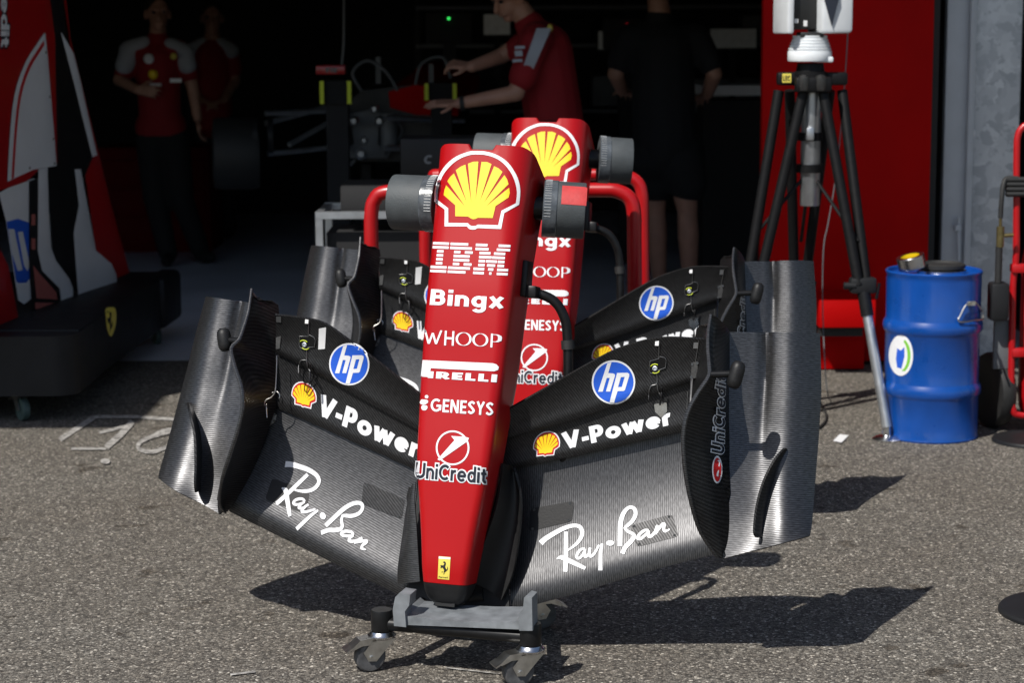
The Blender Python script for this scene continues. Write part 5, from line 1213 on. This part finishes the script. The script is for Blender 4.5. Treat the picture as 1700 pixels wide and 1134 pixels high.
for x, y, r, m in ((247, 97, .034, 'white'), (254, 123, .032, 'yellow'), (288, 93, .022, 'badge_yellow')):
    ellip_ = MB(); ellip(ellip_, J(x, y, -.155), (r, .02, r)); ellip_.obj('shirt_emblem', M[m], sh1)
for x, y in ((258, 141), (292, 133)): MB().box(J(x, y, -.165), (.075, .02, .025)).obj('shirt_patch', M['white'], sh1)
t_ = MB(); blob(t_, J(257, 222), J(279, 222), .115, .115)
for a_, k_, b_ in ((hipL, J(258, 330), anL), (hipR, J(302, 330), anR)): blob(t_, a_, k_, .11, .082); blob(t_, k_, b_, .08, .065)
body('trousers', t_, M['black_cloth'], p1, .014)
shoe(p1, V3((anL.x, anL.y, .01)), .1); shoe(p1, V3((anR.x, anR.y, .01)), .6)

# mechanic leaning over the car
Y2 = 10.6; K_ = lambda x, y, dy=0.0: at(x - 5, y, Y2 + dy)
p2 = empty('person', 'person in red polo with white stripes leaning over the car, one arm outstretched', 'person', V3((K_(925, 0).x, Y2, 0)), 'garage crew')
m_ = MB(); f2 = head(m_, K_(852, -8), -1.0, .5)
blob(m_, K_(868, 15), K_(890, 48), .058, .066); blob(m_, K_(893, 66, -.12), K_(900, 62, .15), .075, .075); blob(m_, K_(905, 80), K_(925, 220), .13, .14)
blob(m_, K_(893, 68, -.17), K_(862, 152, -.22), .05, .044); blob(m_, K_(862, 154, -.22), K_(768, 171, -.25), .043, .03); hand(m_, K_(766, 171, -.25), (-1, -.05, .0), (0, -.35, 1), .12, .2)
blob(m_, K_(885, 62, .17), K_(838, 92, .2), .05, .043); blob(m_, K_(838, 92, .2), K_(788, 110, .1), .042, .031); hand(m_, K_(787, 110, .1), (-1, -.1, .15), (0, -.5, .9), .9, .05)
for s in (-.1, .1):
    a_ = K_(925, 240, s); k_ = V3((a_.x + .02, a_.y, .5)); b_ = V3((a_.x + .05, a_.y + .02, .09)); blob(m_, a_, k_, .09, .06); blob(m_, k_, b_, .056, .04); shoe(p2, V3((b_.x, b_.y, .01)), -1.2)
body('body', m_, M['skin'], p2, .006, 4); hair(f2, p2); eyes(f2, p2)
s_ = MB(); blob(s_, K_(896, 66, -.13), K_(902, 62, .16), .092, .09); blob(s_, K_(908, 84), K_(930, 235), .15, .155); blob(s_, K_(884, 40), K_(896, 60), .078, .09); blob(s_, K_(894, 70, -.17), K_(873, 128, -.21), .078, .074); blob(s_, K_(885, 64, .17), K_(862, 82, .19), .07, .066)
sh2 = body('polo_shirt', s_, M['shirt_red'], p2, .011)
SH2 = lambda pts: [K_(x, y, d) for x, y, d in pts]
w_ = MB(); w_.sheet([[K_(908 - 36 * t - 8 * math.sin(math.pi * t) * 0 + (q - .5) * (24 - 8 * t), 46 + 92 * t, -.245 - .035 * math.sin(math.pi * min(1, t * 1.1))) for q in [i / 5 for i in range(6)]] for t in [j / 12 for j in range(13)]], .03); w_.obj('white_stripe', M['shirt_white'], sh2)
for i, (x, y) in enumerate(((868, 78), (866, 88), (864, 100))): MB().box(K_(x, y, -.29), (.05 if i != 1 else .038, .012, .014 if i != 1 else .028), Matrix.Rotation(-.05, 3, 'Y')).obj('sleeve_patch', M['shirt_white'], sh2)
ym = MB(); ellip(ym, K_(918, 46, -.2), (.015, .02, .02)); ym.obj('shirt_emblem', M['badge_yellow'], sh2)
t_ = MB(); blob(t_, K_(922, 236, -.08), K_(922, 236, .08), .14, .14)
for s in (-.1, .1):
    a_ = K_(925, 240, s); k_ = V3((a_.x + .02, a_.y, .5)); blob(t_, a_, k_, .115, .085); blob(t_, k_, V3((a_.x + .05, a_.y + .02, .1)), .082, .066)
body('trousers', t_, M['black_cloth'], p2, .014)
wt = MB(); wt.lathe([(.034, -.012), (.037, -.01), (.037, .01), (.034, .012)], K_(772, 171, -.25), (1, 0, .1), 20); wt.obj('wrist_watch', M['rubber'], p2)

# man in black shirt and shorts, back to us
Y3 = 11.4; L_ = lambda x, y, dy=0.0: at(x, y, Y3 + dy)
p3 = empty('person', 'person in black shirt and shorts standing with their back turned beside the red door', 'person', V3((L_(1110, 0).x, Y3, 0)), 'garage crew')
m_ = MB(); f3_ = head(m_, L_(1092, -22, .02), math.pi - .3, .25)
blob(m_, L_(1092, 0), L_(1096, 34), .058, .068); blob(m_, L_(1050, 62), L_(1146, 62), .078, .078); blob(m_, L_(1098, 80), L_(1102, 240), .14, .145)
blob(m_, L_(1040, 66), L_(1022, 122, -.03), .053, .046); blob(m_, L_(1022, 122, -.03), L_(1033, 150, .16), .045, .034); hand(m_, L_(1033, 150, .16), (.3, 1, -.1), (0, 0, 1), .5)
blob(m_, L_(1160, 66), L_(1186, 122, -.03), .053, .046); blob(m_, L_(1186, 122, -.03), L_(1174, 156, .14), .045, .034); hand(m_, L_(1174, 156, .14), (-.2, 1, -.2), (0, 0, 1), .5)
ft = []
for hx, kx, ky, ax_, dy in ((1080, 1088, 348, 1098, .05), (1128, 1141, 345, 1150, -.05)):
    an = V3((L_(ax_, 0, dy).x, Y3 + dy, .09)); k_ = L_(kx, ky, dy); md = k_.lerp(an, .35)
    blob(m_, L_(hx, 262, dy), k_, .092, .06); blob(m_, k_, md, .056, .06); blob(m_, md, an, .058, .036); ft.append(an)
body('body', m_, M['skin'], p3, .008, 4); hair(f3_, p3)
s_ = MB(); blob(s_, L_(1048, 64), L_(1150, 64), .092, .092); blob(s_, L_(1099, 82), L_(1104, 245), .175, .18); blob(s_, L_(1094, 32), L_(1098, 50), .078, .1); blob(s_, L_(1040, 68), L_(1028, 104, -.02), .075, .07); blob(s_, L_(1161, 68), L_(1178, 104, -.02), .075, .07)
body('shirt', s_, M['black_cloth'], p3, .013)
t_ = MB(); blob(t_, L_(1082, 258), L_(1128, 258), .15, .15); blob(t_, L_(1080, 268, .05), L_(1087, 306, .05), .13, .112); blob(t_, L_(1130, 268, -.05), L_(1142, 304, -.05), .13, .112)
body('shorts', t_, M['black_cloth'], p3, .013)
for an in ft: shoe(p3, V3((an.x, an.y, .01)), math.pi)

# faint figure deeper in the garage
Y4 = 15.4; Q = lambda x, y, dy=0.0: at(x, y, Y4 + dy)
p4 = empty('person', 'dim person in red and white polo far back in the garage, behind the tool cabinet', 'person', V3((Q(352, 0).x, Y4, 0)), 'garage crew')
m_ = MB(); f4 = head(m_, Q(352, 30), .1)
blob(m_, Q(352, 52), Q(352, 66), .055, .06); blob(m_, Q(334, 80), Q(370, 80), .08, .08); blob(m_, Q(352, 95), Q(352, 200), .13, .14)
for s in (-1, 1):
    blob(m_, Q(352 + s * 30, 80), Q(352 + s * 38, 135), .05, .042); blob(m_, Q(352 + s * 38, 135), Q(352 + s * 20, 165, -.2), .04, .03); hand(m_, Q(352 + s * 20, 165, -.2), (-s, -.4, -.3), (0, 0, 1), .5)
    an = V3((Q(352 + s * 18, 0).x, Y4, .09)); blob(m_, Q(352 + s * 16, 205), Q(352 + s * 17, 295), .088, .06); blob(m_, Q(352 + s * 17, 295), an, .056, .04); shoe(p4, V3((an.x, an.y, .01)), 0)
body('body', m_, M['skin'], p4, .012, 3); hair(f4, p4); eyes(f4, p4)
s_ = MB(); blob(s_, Q(332, 82), Q(372, 82), .09, .09); blob(s_, Q(352, 96), Q(352, 200), .15, .155); blob(s_, Q(322, 82), Q(316, 115), .068, .064); blob(s_, Q(382, 82), Q(388, 115), .068, .064)
sh4 = body('polo_shirt', s_, M['shirt_red'], p4, .014)
for s in (-1, 1):
    y_ = MB(); blob(y_, Q(352 + s * 16, 74, -.03), Q(352 + s * 30, 84, -.03), .06, .07); body('white_shoulder', y_, M['shirt_white'], sh4, .014)
t_ = MB(); blob(t_, Q(340, 205), Q(364, 205), .125, .125)
for s in (-1, 1): blob(t_, Q(352 + s * 16, 208), Q(352 + s * 17, 295), .11, .08); blob(t_, Q(352 + s * 17, 295), V3((Q(352 + s * 18, 0).x, Y4, .1)), .08, .066)
body('trousers', t_, M['black_cloth'], p4, .016)
